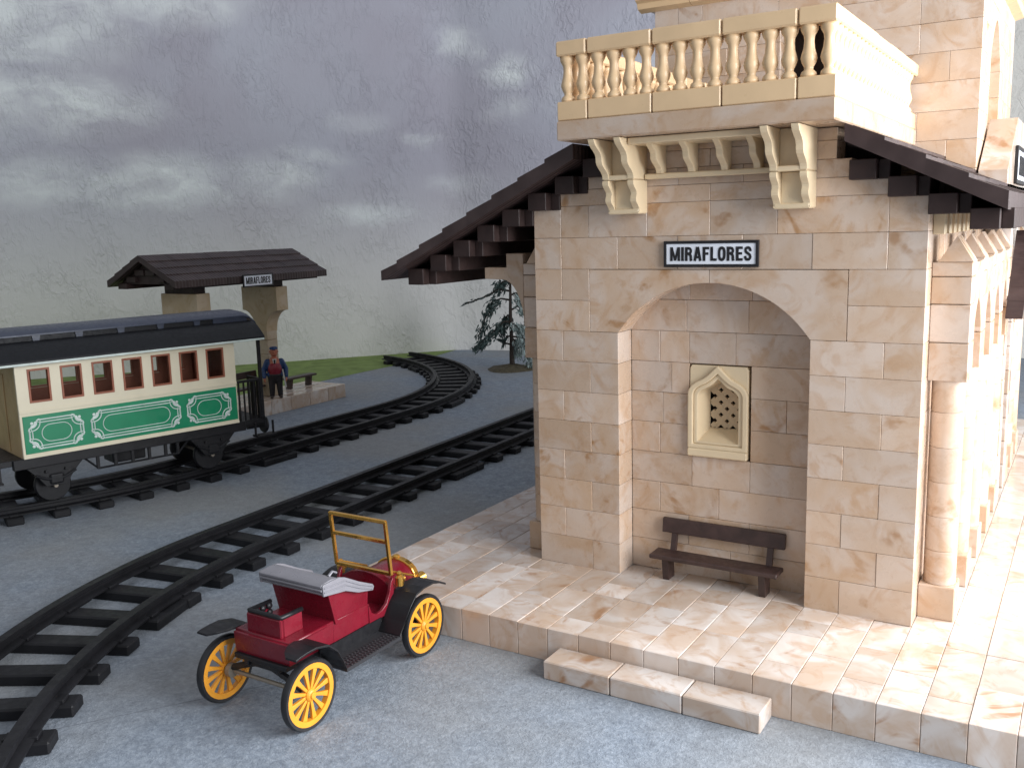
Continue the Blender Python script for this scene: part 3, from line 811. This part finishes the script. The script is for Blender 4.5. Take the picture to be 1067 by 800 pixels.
# roof
rb = MB()
sec = []
for i in range(9): a = i/8; sec.append((-2.72+1.35*a, 6.28+.72*math.sin(a*PI/2)))
low = sec+[(-p, q) for p, q in sec[::-1]]
under = [(p, q-.12) for p, q in low[::-1]]
rb.prism(low+under, -6.62, 6.62, lambda p, q, d: (d, p, q))
RB = rb.build('roof', M_roofblack, CR, smooth='auto')
for q in (-2.7, 2.7): ed = MB(); ed.cbox(-6.6, 6.6, q-.04, q+.04, 6.10, 6.20, .02); ed.build('eave_moulding', M_filigree, RB)
cl = MB(); cl.cbox(-6.3, 6.3, -1.22, 1.22, 6.95, 7.32, .02); cl.build('clerestory', M_roofblack, RB)
for sgn in (-1, 1):
    for x in (-5.9, -3.75, -1.9, 0, 1.9, 3.75):
        cp_ = MB(); cp_.prism([(x-.12, 6.93), (x+.12, 6.93), (x+.2, 7.34), (x-.2, 7.34)], sgn*1.24-.06, sgn*1.24+.06, f3); cp_.build('clerestory_post', M_rooflid, RB)
    cp_ = MB(); cp_.cbox(4.6, 6.45, sgn*1.24-.06, sgn*1.24+.06, 6.95, 7.34, .02); cp_.build('clerestory_post', M_rooflid, RB)
ld = MB(); lid = [(-1.42, 7.30), (-1.2, 7.42), (-.6, 7.52), (0, 7.55), (.6, 7.52), (1.2, 7.42), (1.42, 7.30), (1.42, 7.24), (-1.42, 7.24)]
rings = []
for x, dz in ((-7.0, -.72), (-6.85, -.38), (-6.5, -.08), (-6.2, 0), (6.2, 0), (6.5, -.08), (6.85, -.38), (7.0, -.72)): rings.append([(x, p, q+dz) for p, q in lid])
m9 = len(lid)
ld.add([p for r in rings for p in r], [[i*m9+k, i*m9+(k+1) % m9, (i+1)*m9+(k+1) % m9, (i+1)*m9+k] for i in range(7) for k in range(m9)]+[list(range(m9)), list(range(8*m9-1, 7*m9-1, -1))])
ld.build('clerestory_lid', M_rooflid, RB, smooth='auto')
# underframe
uf = MB()
for sgn in (-1, 1): uf.cbox(-5.5, 5.5, sgn*2.1-.14, sgn*2.1+.14, 1.52, 2.0, .03)
uf.cbox(-6.75, 6.75, -2.1, 2.1, 1.72, 1.99, .02)
for x in (-6.75, 6.6): uf.cbox(x, x+.15, -2.2, 2.2, 1.45, 1.99, .03)
UF = uf.build('underframe', M_black, CR)
for ax in (-3.75, 3.75):
    for sgn in (-1, 1):
        m_ = MB(); y0 = sgn*1.95
        m_.prism([(ax-1.25, 1.55), (ax+1.25, 1.55), (ax+.75, 1.0), (ax+.45, .55), (ax-.45, .55), (ax-.75, 1.0)], y0-.09, y0+.09, lambda p, q, d: (p, d, q))
        m_.cbox(ax-.3, ax+.3, y0-.2, y0+.2, .62, 1.1, .06)
        m_.tube([(ax-.85, y0+sgn*.14, 1.12), (ax-.4, y0+sgn*.14, .9), (ax, y0+sgn*.14, .83), (ax+.4, y0+sgn*.14, .9), (ax+.85, y0+sgn*.14, 1.12)], .07, 6)
        for q in (-.42, .42): m_.lathe([(.07, 0), (.07, .18)], (ax+q, y0+sgn*.06, 1.25), (0, sgn, 0), 8)
        m_.build('axle_guard', M_black, CR, bevel=.015)
        w8 = MB(); w8.lathe([(.3, -.12), (.78, -.12), (.80, 0), (.74, .1), (.3, .1)], (ax, sgn*1.4, .49), (0, sgn, 0), 24); w8.build('wheel', M_black, CR, smooth='auto')
    m_ = MB(); m_.lathe([(.09, -1.9), (.09, 1.9)], (ax, 0, .49), (0, 1, 0), 10); m_.build('axle', M_steel, CR)
for sgn in (-1, 1):
    tr = MB(); y0 = sgn*2.05
    tr.tube([(-2.5, y0, 1.55), (-1.9, y0, .95), (1.9, y0, .95), (2.5, y0, 1.55)], .055, 6)
    for x in (-1.9, -1.1, -.3, .5, 1.3, 1.9): tr.cbox(x-.07, x+.07, y0-.06, y0+.06, .93, 1.56, .01)
    tr.build('truss_rod', M_black, CR)
tr = MB(); tr.cbox(-.7, .9, -.6, .6, .7, 1.6, .05); tr.build('battery_box', M_black, CR)
for sgn in (-1, 1):
    x1 = sgn*6.55
    for y0 in (-2.1, 2.1): e_ = MB(); e_.cbox(x1-.08, x1+.08, y0-.08, y0+.08, 1.99, 6.3, .02); e_.build('platform_post', M_black, CR)
    for q in ((-1, 1) if sgn > 0 else ()):
        r_ = MB(); y0 = q*2.1; xa, xb = sorted((sgn*5.15, sgn*6.6))
        r_.cbox(xa, xb, y0-.06, y0+.06, 3.95, 4.08, .02)
        for k in range(5): xx = xa+.15+k*.28; r_.cbox(xx-.04, xx+.04, y0-.04, y0+.04, 1.99, 3.96, .01)
        ya_, yb_ = sorted((q*.7, q*2.1)); r_.cbox(x1-.06, x1+.06, ya_, yb_, 3.95, 4.08, .02)
        for k in range(5): yy = q*(.75+k*.32); r_.cbox(x1-.045, x1+.045, yy-.075, yy+.075, 1.99, 3.96, .01)
        r_.build('end_railing', M_black, CR)
    for y0 in (-2.15, 2.15):
        s_ = MB(); s_.cbox(min(x1-.55, x1+.55), max(x1-.55, x1+.55), y0-.28, y0+.28, 1.05, 1.15, .02)
        for dx in (-.5, .5): s_.cbox(x1+dx-.04, x1+dx+.04, y0-.06, y0+.06, 1.1, 1.8, .01)
        s_.build('step', M_black, CR)
    c = MB(); xa = sgn*6.7; c.tube([(xa, 0, 1.2), (xa+sgn*.9, 0, 1.2)], .16, 8); c.lathe([(.45, 0), (.5, .08), (.45, .16)], (xa+sgn*.9, 0, 1.2), (sgn, 0, 0), 14); c.build('coupler', M_black, CR)

# ------------------------------------------------------------------ shelter across the tracks
o = MB()
for i in range(10):
    y = 7.4+i*1.9
    for x in (-36.2, -35.2, -34.2, -33.2): o.cbox(x+.01, x+.9-.0, y+.01, y+1.9-.01, -1, random.uniform(-.006, .006), .025)
    
o = o.build('shelter_platform', M_tile); tag(o, 'small pale tile platform under the open shelter beyond the carriage', 'platform')
SH = thing('waiting_shelter', 'open platform shelter with a dark gabled roof on two ochre stone posts', 'shelter', (-34, 17, 0))
for y0 in (13.15, 19.95):
    m_ = MB()
    for k in range(6): m_.cbox(-34.5, -33.5, y0, y0+1, k+.005, k+.995, .03)
    cur = [(-33.5, 4.6)]+[(-33.5+1.15*(1-math.cos(i/8*PI/2)), 4.6+1.5*math.sin(i/8*PI/2)) for i in range(1, 9)]
    poly = cur+[(-32.30, 6.12), (-32.3, 7.75), (-35.7, 7.75), (-35.7, 6.12)]+[(-68-p, q) for p, q in cur[::-1]]
    m_.prism(poly, y0-.03, y0+1.03, f3)
    PO = m_.build('post', M_dull, SH, bevel=.03)
    d_ = MB(); d_.cbox(-35.4, -32.6, y0+.05, y0+.95, 7.76, 8.5, .02); d_.build('beam', M_brown, PO)
yA, yB = 10.35, 23.45
for sgn in (1, -1):
    sr = MB()
    for k in range(4): roof_row(sr, -34, sgn, k*.8, (k+1)*.8, .36, .42, lambda d: 9.92-.5*d, yA, yB, 13)
    sr.build('roof_slope', M_rooftile, SH)
for sgn in (1, -1):
    for k in range(3):
        p = MB(); xx = -34+sgn*(.5+k*.85); zz = 9.86-.5*abs(xx+34)-.25; p.cbox(xx-.42, xx+.42, yA+.35, yB-.35, zz-.32, zz+.03, .02); p.build('purlin', M_brown, SH)
gm = MB(); gm.prism([(-36.7, 8.5), (-34, 9.85), (-31.3, 8.5)], 10.95, 11.05, f3); gm.build('gable_dark_infill', M_brown, SH)  # dark infill added to darken the gable end
sign('station_sign', 'small blue edged white MIRAFLORES board fixed to the shelter eave', (-30.76, 16.85, 8.42), 2.6, .82, 2.1, None, 1)

# ------------------------------------------------------------------ station guard figure
PX, PY = -32.75, 19.75
PE_SCALE = (1.12, 1.05, 1.02)
PE = thing('person', 'stout person in blue jacket, red waistcoat and blue cap standing on the shelter platform edge', 'person', (PX, PY, .01), math.radians(48), org=(0, 0, 0))
PE.scale = PE_SCALE
# local: faces -Y
def limb(mb, pts, rad, seg=10): 
    mb.tube(pts, rad, seg); mb.ball(pts[0], rad[0], 10, 6); mb.ball(pts[-1], rad[-1], 10, 6)
bd = MB()
bd.ball((0, -.02, 3.22), (.25, .28, .30), 16, 12)                      # head
bd.ball((0, -.10, 3.06), (.21, .21, .18)); bd.ball((0, -.31, 3.20), (.055, .085, .06))   # jaw, nose
for s_ in (-1, 1): bd.ball((s_*.25, .0, 3.20), (.04, .07, .09)); bd.ball((s_*.10, -.235, 3.27), (.06, .05, .045))
bd.ball((0, -.27, 3.06), (.09, .03, .022))
limb(bd, [(0, .02, 2.6), (0, 0, 3.05)], [.17, .15])
limb(bd, [(0, 0, 1.55), (0, -.02, 2.0), (0, 0, 2.55)], [.38, .42, .33])
for s_ in (-1, 1):
    limb(bd, [(s_*.20, 0, 1.6), (s_*.22, -.02, .9), (s_*.24, .02, .18)], [.22, .16, .10])
    limb(bd, [(s_*.24, .05, .08), (s_*.28, -.22, .06)], [.08, .07])
    limb(bd, [(s_*.44, .02, 2.55), (s_*.66, .03, 1.98), (s_*.66, -.14, 1.42)], [.14, .11, .08])
    hx, hy, hz = s_*.66, -.17, 1.30
    bd.ball((hx, hy, hz), (.06, .09, .11))
    for k in range(4): limb(bd, [(hx+s_*.01, hy-.075+.045*k, hz-.06), (hx-s_*.005, hy-.085+.045*k, hz-.17), (hx-s_*.045, hy-.085+.045*k, hz-.235+.012*abs(k-1.3))], [.026, .024, .02], 6)
    limb(bd, [(hx-s_*.02, hy-.08, hz+.0), (hx-s_*.06, hy-.13, hz-.07), (hx-s_*.06, hy-.14, hz-.13)], [.03, .027, .02], 6)
BD = bd.build('body', M_skin, PE, remesh=.028)
tr_ = MB()
limb(tr_, [(0, 0, 1.42), (0, 0, 1.62)], [.36, .42], 14)
for s_ in (-1, 1): limb(tr_, [(s_*.21, 0, 1.5), (s_*.23, -.02, .9), (s_*.25, .02, .20)], [.26, .20, .16])
tr_.build('trousers', M_trouser, BD, remesh=.035)
for s_ in (-1, 1):
    sh = MB(); limb(sh, [(s_*.25, .08, .11), (s_*.29, -.27, .09)], [.12, .10]); sh.build('shoe', M_shoe, BD, remesh=.03)
ve = MB(); ve.ball((0, -.07, 2.02), (.44, .42, .56), 16, 12); ve.ball((0, -.02, 2.42), (.36, .27, .26)); ve.build('waistcoat', M_redcloth, BD, remesh=.035)
jk = MB()
for s_ in (-1, 1):
    limb(jk, [(s_*.42, .04, 2.54), (s_*.67, .05, 1.98), (s_*.67, -.12, 1.50)], [.19, .165, .13])
    jk.ball((s_*.30, .08, 2.1), (.18, .32, .62)); jk.ball((s_*.34, .08, 1.6), (.16, .28, .30))
jk.ball((0, .18, 2.05), (.40, .27, .68)); jk.ball((0, .10, 2.5), (.42, .2, .2))
jk.build('jacket', M_blue, BD, remesh=.035)
ct = MB(); ct.prism([(-.13, 2.74), (.13, 2.74), (.07, 2.40), (-.07, 2.40)], -.34, -.28, f3); ct.build('shirt', M_whitecloth, BD)
ct = MB(); ct.prism([(-.045, 2.68), (.045, 2.68), (.05, 2.38), (0, 2.30), (-.05, 2.38)], -.37, -.335, f3); ct.build('necktie', M_trouser, BD)
cpm = MB(); cpm.ball((0, 0, 3.46), (.27, .29, .10), 16, 8); cpm.lathe([(.26, 3.36), (.26, 3.46)], (0, 0, 0), seg=18); cpm.ball((0, -.30, 3.38), (.18, .13, .025)); cpm.build('cap', M_blue, BD, remesh=.03)
fl_ = MB(); fl_.prism([(.42, 2.0), (.50, 2.0), (.66, .75), (.56, .72)], -.30, -.24, f3); fl_.build('coat_lining', M_whitecloth, BD)

# ------------------------------------------------------------------ conifer
TR = thing('conifer_tree', 'sparse model conifer with drooping frosted branches at the curve of the far track', 'tree', (-27.7, 43.0, -1), math.radians(30), org=(0, 0, 0))
bs_ = MB(); vs = [(0, 0, .55)]; fs = []
for i in range(1, 5):
    for k in range(20):
        a = 2*PI*k/20; r = .55*i*(1+.10*math.sin(3*a+1)); h = (.42, .30, .22, 0)[i-1]+(random.uniform(-.07, .09) if i < 4 else 0); vs.append((r*1.05*math.cos(a), r*.9*math.sin(a), h))
for k in range(20):
    q = (k+1) % 20; fs.append([0, 1+k, 1+q])
    for i in range(3): fs.append([1+i*20+k, 1+(i+1)*20+k, 1+(i+1)*20+q, 1+i*20+q])
bs_.add(vs, fs); bs_.build('base', M_soil, TR, smooth=True)
tk = MB()
tk.tube([(.05, 0, .3), (0, 0, 1.2), (.03, .05, 3), (0, 0, 5), (.05, 0, 7.2), (.0, 0, 9.4)], [.26, .20, .17, .15, .11, .04], 9)
limbs = [  # start z, points in (x, y, dz)
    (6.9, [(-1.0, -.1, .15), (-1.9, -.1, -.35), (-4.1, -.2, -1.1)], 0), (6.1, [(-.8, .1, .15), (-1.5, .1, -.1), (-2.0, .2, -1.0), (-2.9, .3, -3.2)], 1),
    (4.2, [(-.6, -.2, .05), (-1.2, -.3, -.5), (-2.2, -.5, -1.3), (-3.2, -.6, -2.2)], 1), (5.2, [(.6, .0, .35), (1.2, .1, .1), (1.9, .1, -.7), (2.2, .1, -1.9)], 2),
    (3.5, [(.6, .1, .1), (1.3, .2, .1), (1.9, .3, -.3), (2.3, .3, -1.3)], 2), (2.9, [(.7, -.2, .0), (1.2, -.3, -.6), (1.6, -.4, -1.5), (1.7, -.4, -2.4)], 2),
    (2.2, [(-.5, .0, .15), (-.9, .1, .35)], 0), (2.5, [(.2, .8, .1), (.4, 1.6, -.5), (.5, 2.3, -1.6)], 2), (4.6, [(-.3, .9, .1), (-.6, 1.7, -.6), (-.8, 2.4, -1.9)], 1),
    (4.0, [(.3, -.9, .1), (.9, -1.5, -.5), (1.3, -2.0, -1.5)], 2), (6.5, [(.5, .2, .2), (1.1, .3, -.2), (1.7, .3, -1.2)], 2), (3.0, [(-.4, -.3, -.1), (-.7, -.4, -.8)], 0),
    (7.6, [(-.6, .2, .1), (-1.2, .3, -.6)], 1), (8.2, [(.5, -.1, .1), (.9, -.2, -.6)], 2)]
lf = {1: MB(), 2: MB()}
def needle(mb, p, d, ln, wd):
    d = Vector(d).normalized(); s_ = d.cross(Vector((random.uniform(-1, 1), random.uniform(-1, 1), random.uniform(-.4, .4)))).normalized()*wd
    p = Vector(p); nr = d.cross(s_).normalized()*wd*.25
    mb.add([p-s_*.3, p+d*ln*.4-s_, p+d*ln, p+d*ln*.4+s_, p+s_*.3, p+d*ln*.35+nr], [[0, 1, 5], [1, 2, 5], [2, 3, 5], [3, 4, 5], [4, 0, 5]])
for z0, pts, kind in limbs:
    P_ = [Vector((0, 0, z0))]+[Vector((x, y, z0+dz)) for x, y, dz in pts]
    tk.tube(P_, [.10]+[.075-.012*i for i in range(len(P_)-1)], 6)
    segs = []
    for a, b_ in zip(P_[:-1], P_[1:]): segs += [(a.lerp(b_, t_), b_-a) for t_ in [k/10 for k in range(10)]]
    m_ = len(segs)
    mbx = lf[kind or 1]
    rng = segs[m_//2:] if kind == 0 else segs[m_//3:]
    for (p, d) in rng:
        for _ in range(3 if kind == 0 else (10 if kind == 1 else 11)):
            off = Vector((random.gauss(0, .20), random.gauss(0, .28), random.gauss(-.12, .22))) if kind else Vector((random.gauss(0, .04), random.gauss(0, .04), random.gauss(0, .05)))
            dd = Vector(d).normalized()+Vector((random.gauss(0, .55), random.gauss(0, .55), random.gauss(-.55, .45)))
            needle(mbx, p+off, dd if kind else Vector(d), random.uniform(.28, .6), random.uniform(.05, .11))
tk.build('trunk', M_trunk, TR)
lf[1].build('dark_foliage', M_leafd, TR); lf[2].build('frosted_foliage', M_leafl, TR)

# ------------------------------------------------------------------ toy car (local: +y is forward, origin on the ground below the rear axle)
CA = thing('toy_car', 'crimson open vintage toy car with yellow spoked wheels and brass windscreen', 'car', (-1.95, -11.05, -1), 0, org=(0, 0, 0))
fyz = lambda p, q, d: (d, p, q)
RW = .92
def wheel(x, y, sgn):
    ty = MB()
    for _ in (0,):
        prof = [(RW-.11, -.09), (RW-.03, -.10), (RW, -.05), (RW, .05), (RW-.03, .10), (RW-.11, .09)]
        n = len(prof); seg = 36; vs = []
        for r, h in prof:
            for k in range(seg): a = 2*PI*k/seg; vs.append((x+h, y+r*math.cos(a), RW+r*math.sin(a)))
        fs = [[i*seg+k, i*seg+(k+1) % seg, ((i+1) % n)*seg+(k+1) % seg, ((i+1) % n)*seg+k] for i in range(n) for k in range(seg)]
        ty.add(vs, fs)
    wo = ty.build('wheel', M_tyre, CA, smooth='auto')
    rm = MB()
    prof = [(RW-.25, -.08), (RW-.105, -.085), (RW-.105, .085), (RW-.25, .08)]
    n = 4; vs = []
    for r, h in prof:
        for k in range(seg): a = 2*PI*k/seg; vs.append((x+h, y+r*math.cos(a), RW+r*math.sin(a)))
    rm.add(vs, [[i*seg+k, i*seg+(k+1) % seg, ((i+1) % n)*seg+(k+1) % seg, ((i+1) % n)*seg+k] for i in range(n) for k in range(seg)])
    rm.build('rim', M_yellow, wo, smooth='auto')
    sp = MB()
    for k in range(12):
        a = 2*PI*(k+.3)/12; c_, s_ = math.cos(a), math.sin(a)
        def fr(p, q, d): return (x+d, y+p*c_-q*s_, RW+p*s_+q*c_)
        sp.prism([(.12, -.035), (.45, -.05), (RW-.25, -.075), (RW-.25, .075), (.45, .05), (.12, .035)], -.045, .045, fr)
    sp.lathe([(.17, -.10), (.17, .07), (.13, .11), (.09, .13), (.08, .17)], (x, y, RW), (sgn, 0, 0), 16)
    sp.build('spokes', M_yellow, wo, bevel=.012)
WB = 4.78
for yy in (0, WB):
    for s_ in (-1, 1): wheel(s_*1.52, yy, s_)
ch = MB()
for s_ in (-1, 1): ch.cbox(s_*.55-.09, s_*.55+.09, -.14, WB+.5, 1.28, 1.50, .03)
ch.cbox(-.95, .95, -.16, 2.2, 1.42, 1.56, .02)
ch.cbox(-.5, .5, .6, 4.6, 1.05, 1.3, .05)
for yy in (0, WB):
    ch.tube([(-1.3, yy, .98), (-.9, yy, 1.14), (-.3, yy, 1.34), (.3, yy, 1.34), (.9, yy, 1.14), (1.3, yy, .98)], .09, 8)
ch.build('chassis', M_black, CA)
for yy in (0, WB):
    ax_ = MB(); ax_.lathe([(.06, -1.45), (.06, -1.36), (.19, -1.35), (.19, -1.2), (.06, -1.19), (.06, 1.45)], (0, yy, RW), (1, 0, 0), 12); ax_.build('axle', M_steel, CA, smooth='auto')
bo = MB()
# rear deck
bo.prism([(-.06, 1.55), (-.10, 2.12), (1.75, 2.16), (1.75, 1.55)], -.98, .98, fyz)
bo.cbox(-1.02, 1.02, -.02, 1.35, 2.08, 2.17, .03)
# seat tub: tapering hollow shell, taller at the back
def shell(yb, yf, wb, wt, z0, zb, zf, th=.1):
    bo.prism([(yb-.28, zb), (yb-.28+.12, zb), (yb+.12, z0), (yb, z0)], -wt, wt, fyz)
    for s_ in (-1, 1):
        q = [(yb, z0), (yf, z0), (yf+.02, zf), (yf-.45, zf+.12), (yb-.26, zb)]
        n = len(q)
        vs = []
        for off in (0, -th):
            for (p, z) in q:
                k = (z-z0)/(zb-z0); vs.append((s_*(wb+(wt-wb)*k+off), p, z))
        bo.add(vs, [list(range(n)), list(range(2*n-1, n-1, -1))]+[[i, (i+1) % n, n+(i+1) % n, n+i] for i in range(n)])
bo.prism([(1.55, 1.55), (3.05, 1.55), (3.05, 2.10), (1.60, 2.14)], -.99, .99, fyz)
shell(1.62, 3.02, .96, 1.04, 2.05, 3.20, 2.52)
# floor pan, low doors with a dipped edge, cowl, hood
bo.prism([(3.0, 1.5), (4.1, 1.5), (4.1, 1.62), (3.0, 1.62)], -.95, .95, fyz)
door_ = [(3.0, 1.52), (4.12, 1.52), (4.12, 2.52), (4.02, 2.42), (3.93, 2.12), (3.78, 1.85), (3.55, 1.72), (3.3, 1.70), (3.12, 1.82), (3.0, 2.1)]
for s_ in (-1, 1): bo.prism(door_, s_*.97-.05, s_*.97+.05, fyz)
cow = []
for i in range(13): a = PI*i/12; cow.append((.98*math.cos(a), 2.05+.50*math.sin(a)))
cow = [(.98, 1.5)]+cow+[(-.98, 1.5)]
bo.prism(cow, 4.05, 4.28, lambda p, q, d: (p, d, q))
hd = [(p*.72, 1.5+(q-1.5)*.92) for p, q in cow]
n = len(cow); vs = [(p, 4.26, q) for p, q in cow]+[(p, 4.60, q) for p, q in hd]+[(p, 5.45, q) for p, q in hd]
bo.add(vs, [list(range(n)), list(range(3*n-1, 2*n-1, -1))]+[[r*n+i, r*n+(i+1) % n, (r+1)*n+(i+1) % n, (r+1)*n+i] for r in (0, 1) for i in range(n)])
bo.build('body', M_red, CA, bevel=.035, smooth='auto')
se = MB()                                               # single rear seat box
for (x0, x1, y0, y1) in ((-.62, .62, .05, .15), (-.62, -.52, .15, .85), (.52, .62, .15, .85)): se.cbox(x0, x1, y0, y1, 2.15, 2.66, .03)
se.cbox(-.55, .55, .1, .85, 2.15, 2.30, .03)
SE = se.build('rear_seat', M_red, CA)
rm = MB()
rm.tube([(-.57, .88, 2.68), (-.57, .12, 2.70), (-.5, .1, 2.72), (.5, .1, 2.72), (.57, .12, 2.70), (.57, .88, 2.68)], .065, 8)
for i in range(4):
    for j in range(2): rm.ball((-.36+.24*i, .18, 2.42+.18*j), (.12, .07, .09), 8, 6); 
for i in range(3):
    for j in range(2): rm.ball((-.50, .32+.22*i, 2.42+.18*j), (.06, .11, .09), 8, 6); rm.ball((.50, .32+.22*i, 2.42+.18*j), (.06, .11, .09), 8, 6)
rm.build('seat_padding', M_black, SE, smooth=True)
fs_ = MB(); fs_.cbox(-.9, .9, 1.8, 2.95, 2.1, 2.36, .1); fs_.cbox(-.9, .9, 1.55, 1.8, 2.3, 3.1, .08); fs_.build('front_seat', M_black, CA)
# folded hood (grey)
fo = MB()
ribs = [(1.28, 3.00), (1.13, 3.03), (1.10, 3.10), (1.15, 3.15), (1.07, 3.18), (1.05, 3.25), (1.11, 3.30), (1.06, 3.33), (1.06, 3.40), (1.12, 3.45), (1.45, 3.50), (1.70, 3.45), (1.66, 3.30), (1.55, 3.0)]
fo.prism(ribs, -1.12, 1.12, fyz)
for s_ in (-1, 1):
    arm = [(1.10, 3.02), (1.08, 3.40), (1.14, 3.45), (1.72, 3.46), (1.95, 3.36), (2.5, 2.98), (3.05, 2.72), (3.10, 2.64), (3.05, 2.54), (2.45, 2.68), (1.95, 2.90)]
    fo.prism(arm, s_*1.135-.035, s_*1.135+.035, fyz)
    for (p0, p1, p2, p3) in (((1.12, 3.16), (1.95, 3.08), (2.5, 2.80), (3.02, 2.60)), ((1.12, 3.32), (1.95, 3.24), (2.5, 2.90), (3.04, 2.67))):
        fo.tube([(s_*1.17, *p0), (s_*1.17, *p1), (s_*1.17, *p2), (s_*1.17, *p3)], .03, 6)
fo.tube([(.85, 1.65, 3.46), (.85, 1.8, 3.58), (.85, 1.95, 3.46)], .05, 6)
fo.v = [(x, y, 3.02+(z-3.0)*.74 if z > 3.0 else z) for x, y, z in fo.v]
fo.build('folded_hood', M_grey, CA, bevel=.02, smooth='auto')
# brass windscreen
ws = MB(); zt, zb_ = 4.28, 2.62; yb_, yt_ = 4.02, 3.86
yz = lambda z: yb_+(yt_-yb_)*(z-zb_)/(zt-zb_)
for s_ in (-1, 1): ws.cbox(s_*1.03-.05, s_*1.03+.05, -.05, .05, 0, 1.0, .012, lambda a, t_, q: (a, yz(zb_+(zt-zb_)*q)+t_, zb_+(zt-zb_)*q))
for z in (2.66, 3.64, 4.25): ws.cbox(-1.05, 1.05, yz(z)-.05, yz(z)+.05, z-.055, z+.055, .015)
for s_ in (-1, 1): ws.tube([(s_*.9, 5.2, 2.2), (s_*1.03, 4.0, 2.75)], .035, 6)
ws.build('windscreen', M_brass, CA)
br = MB()
hd2 = [(p*1.08, 1.5+(q-1.5)*1.07) for p, q in hd]
br.prism(hd2, 5.44, 5.66, lambda p, q, d: (p, d, q)); br.lathe([(.12, 0), (.12, .08), (.08, .13)], (0, 5.55, 2.47), (0, 0, 1), 10)
br.build('radiator', M_brass, CA, bevel=.03)
for s_ in (-1, 1):
    lm = MB(); lm.lathe([(.05, -.16), (.11, -.12), (.15, .02), (.17, .09), (.14, .10)], (s_*.78, 5.7, 1.95), (0, 1, 0), 16); lm.tube([(s_*.78, 5.7, 1.5), (s_*.78, 5.7, 1.9)], .04, 6); lm.build('headlight', M_brass, CA, smooth='auto')
    lm = MB(); lm.lathe([(.05, -.2), (.12, -.17), (.13, .08), (.07, .14), (.09, .2), (.04, .26)], (s_*1.12, 4.28, 2.42), (0, 0, 1), 12); lm.lathe([(.1, 0), (.11, .08)], (s_*1.12, 4.36, 2.42), (0, 1, 0), 12); lm.build('side_lamp', M_brass, CA, smooth='auto')
# mudguards and running boards
def guard(pts, x0, x1, th=.06):
    g_ = MB(); up = [(p, q+th) for p, q in pts]
    g_.prism(pts+up[::-1], x0, x1, fyz)
    return g_
for s_ in (-1, 1):
    xa, xb = sorted((s_*1.0, s_*1.80))
    gp_ = [(-.62, 2.08, 1.42), (-.45, 2.11, 1.22), (-.2, 2.13, 1.06), (.10, 2.13, 1.0), (.55, 2.02, 1.0), (.86, 1.75, 1.0), (1.04, 1.42, 1.0), (1.16, 1.14, 1.0)]
    g_ = MB(); m_ = len(gp_)
    g_.add([(s_*xi, y, z) for y, z, xi in gp_]+[(s_*1.78, y, z) for y, z, xi in gp_]+[(s_*xi, y, z+.06) for y, z, xi in gp_]+[(s_*1.78, y, z+.06) for y, z, xi in gp_],
           [f for i in range(m_-1) for f in ([i, i+1, m_+i+1, m_+i], [2*m_+i, 3*m_+i, 3*m_+i+1, 2*m_+i+1], [i, 2*m_+i, 2*m_+i+1, i+1], [m_+i, m_+i+1, 3*m_+i+1, 3*m_+i])]+[[0, m_, 3*m_, 2*m_], [m_-1, 3*m_-1, 4*m_-1, 2*m_-1]])
    g_.build('rear_mudguard', M_black, CA, bevel=.02)
    guard([(3.35, 1.14), (3.62, 1.45), (3.9, 1.82), (4.2, 2.08), (4.55, 2.16), (5.0, 2.16), (5.35, 2.06), (5.62, 1.92)], xa, xb).build('front_mudguard', M_black, CA, bevel=.02)
    rbm = MB(); rbm.prism([(1.14, 1.08), (3.40, 1.08), (3.40, 1.18), (1.14, 1.18)], xa, xb, fyz)
    for i in range(17):
        for j in range(4): rbm.cbox(xa+.30+.13*j, xa+.385+.13*j, 1.32+.12*i+.03*(j % 2), 1.375+.12*i+.03*(j % 2), 1.178, 1.20, .005)
    rbm.build('running_board', M_tread, CA, bevel=.02)
    vl = MB(); vl.prism([(1.0, 1.1), (3.5, 1.1), (3.5, 1.55), (1.0, 1.55)], min(s_*.92, s_*1.02), max(s_*.92, s_*1.02), fyz); vl.build('splash_panel', M_black, CA)
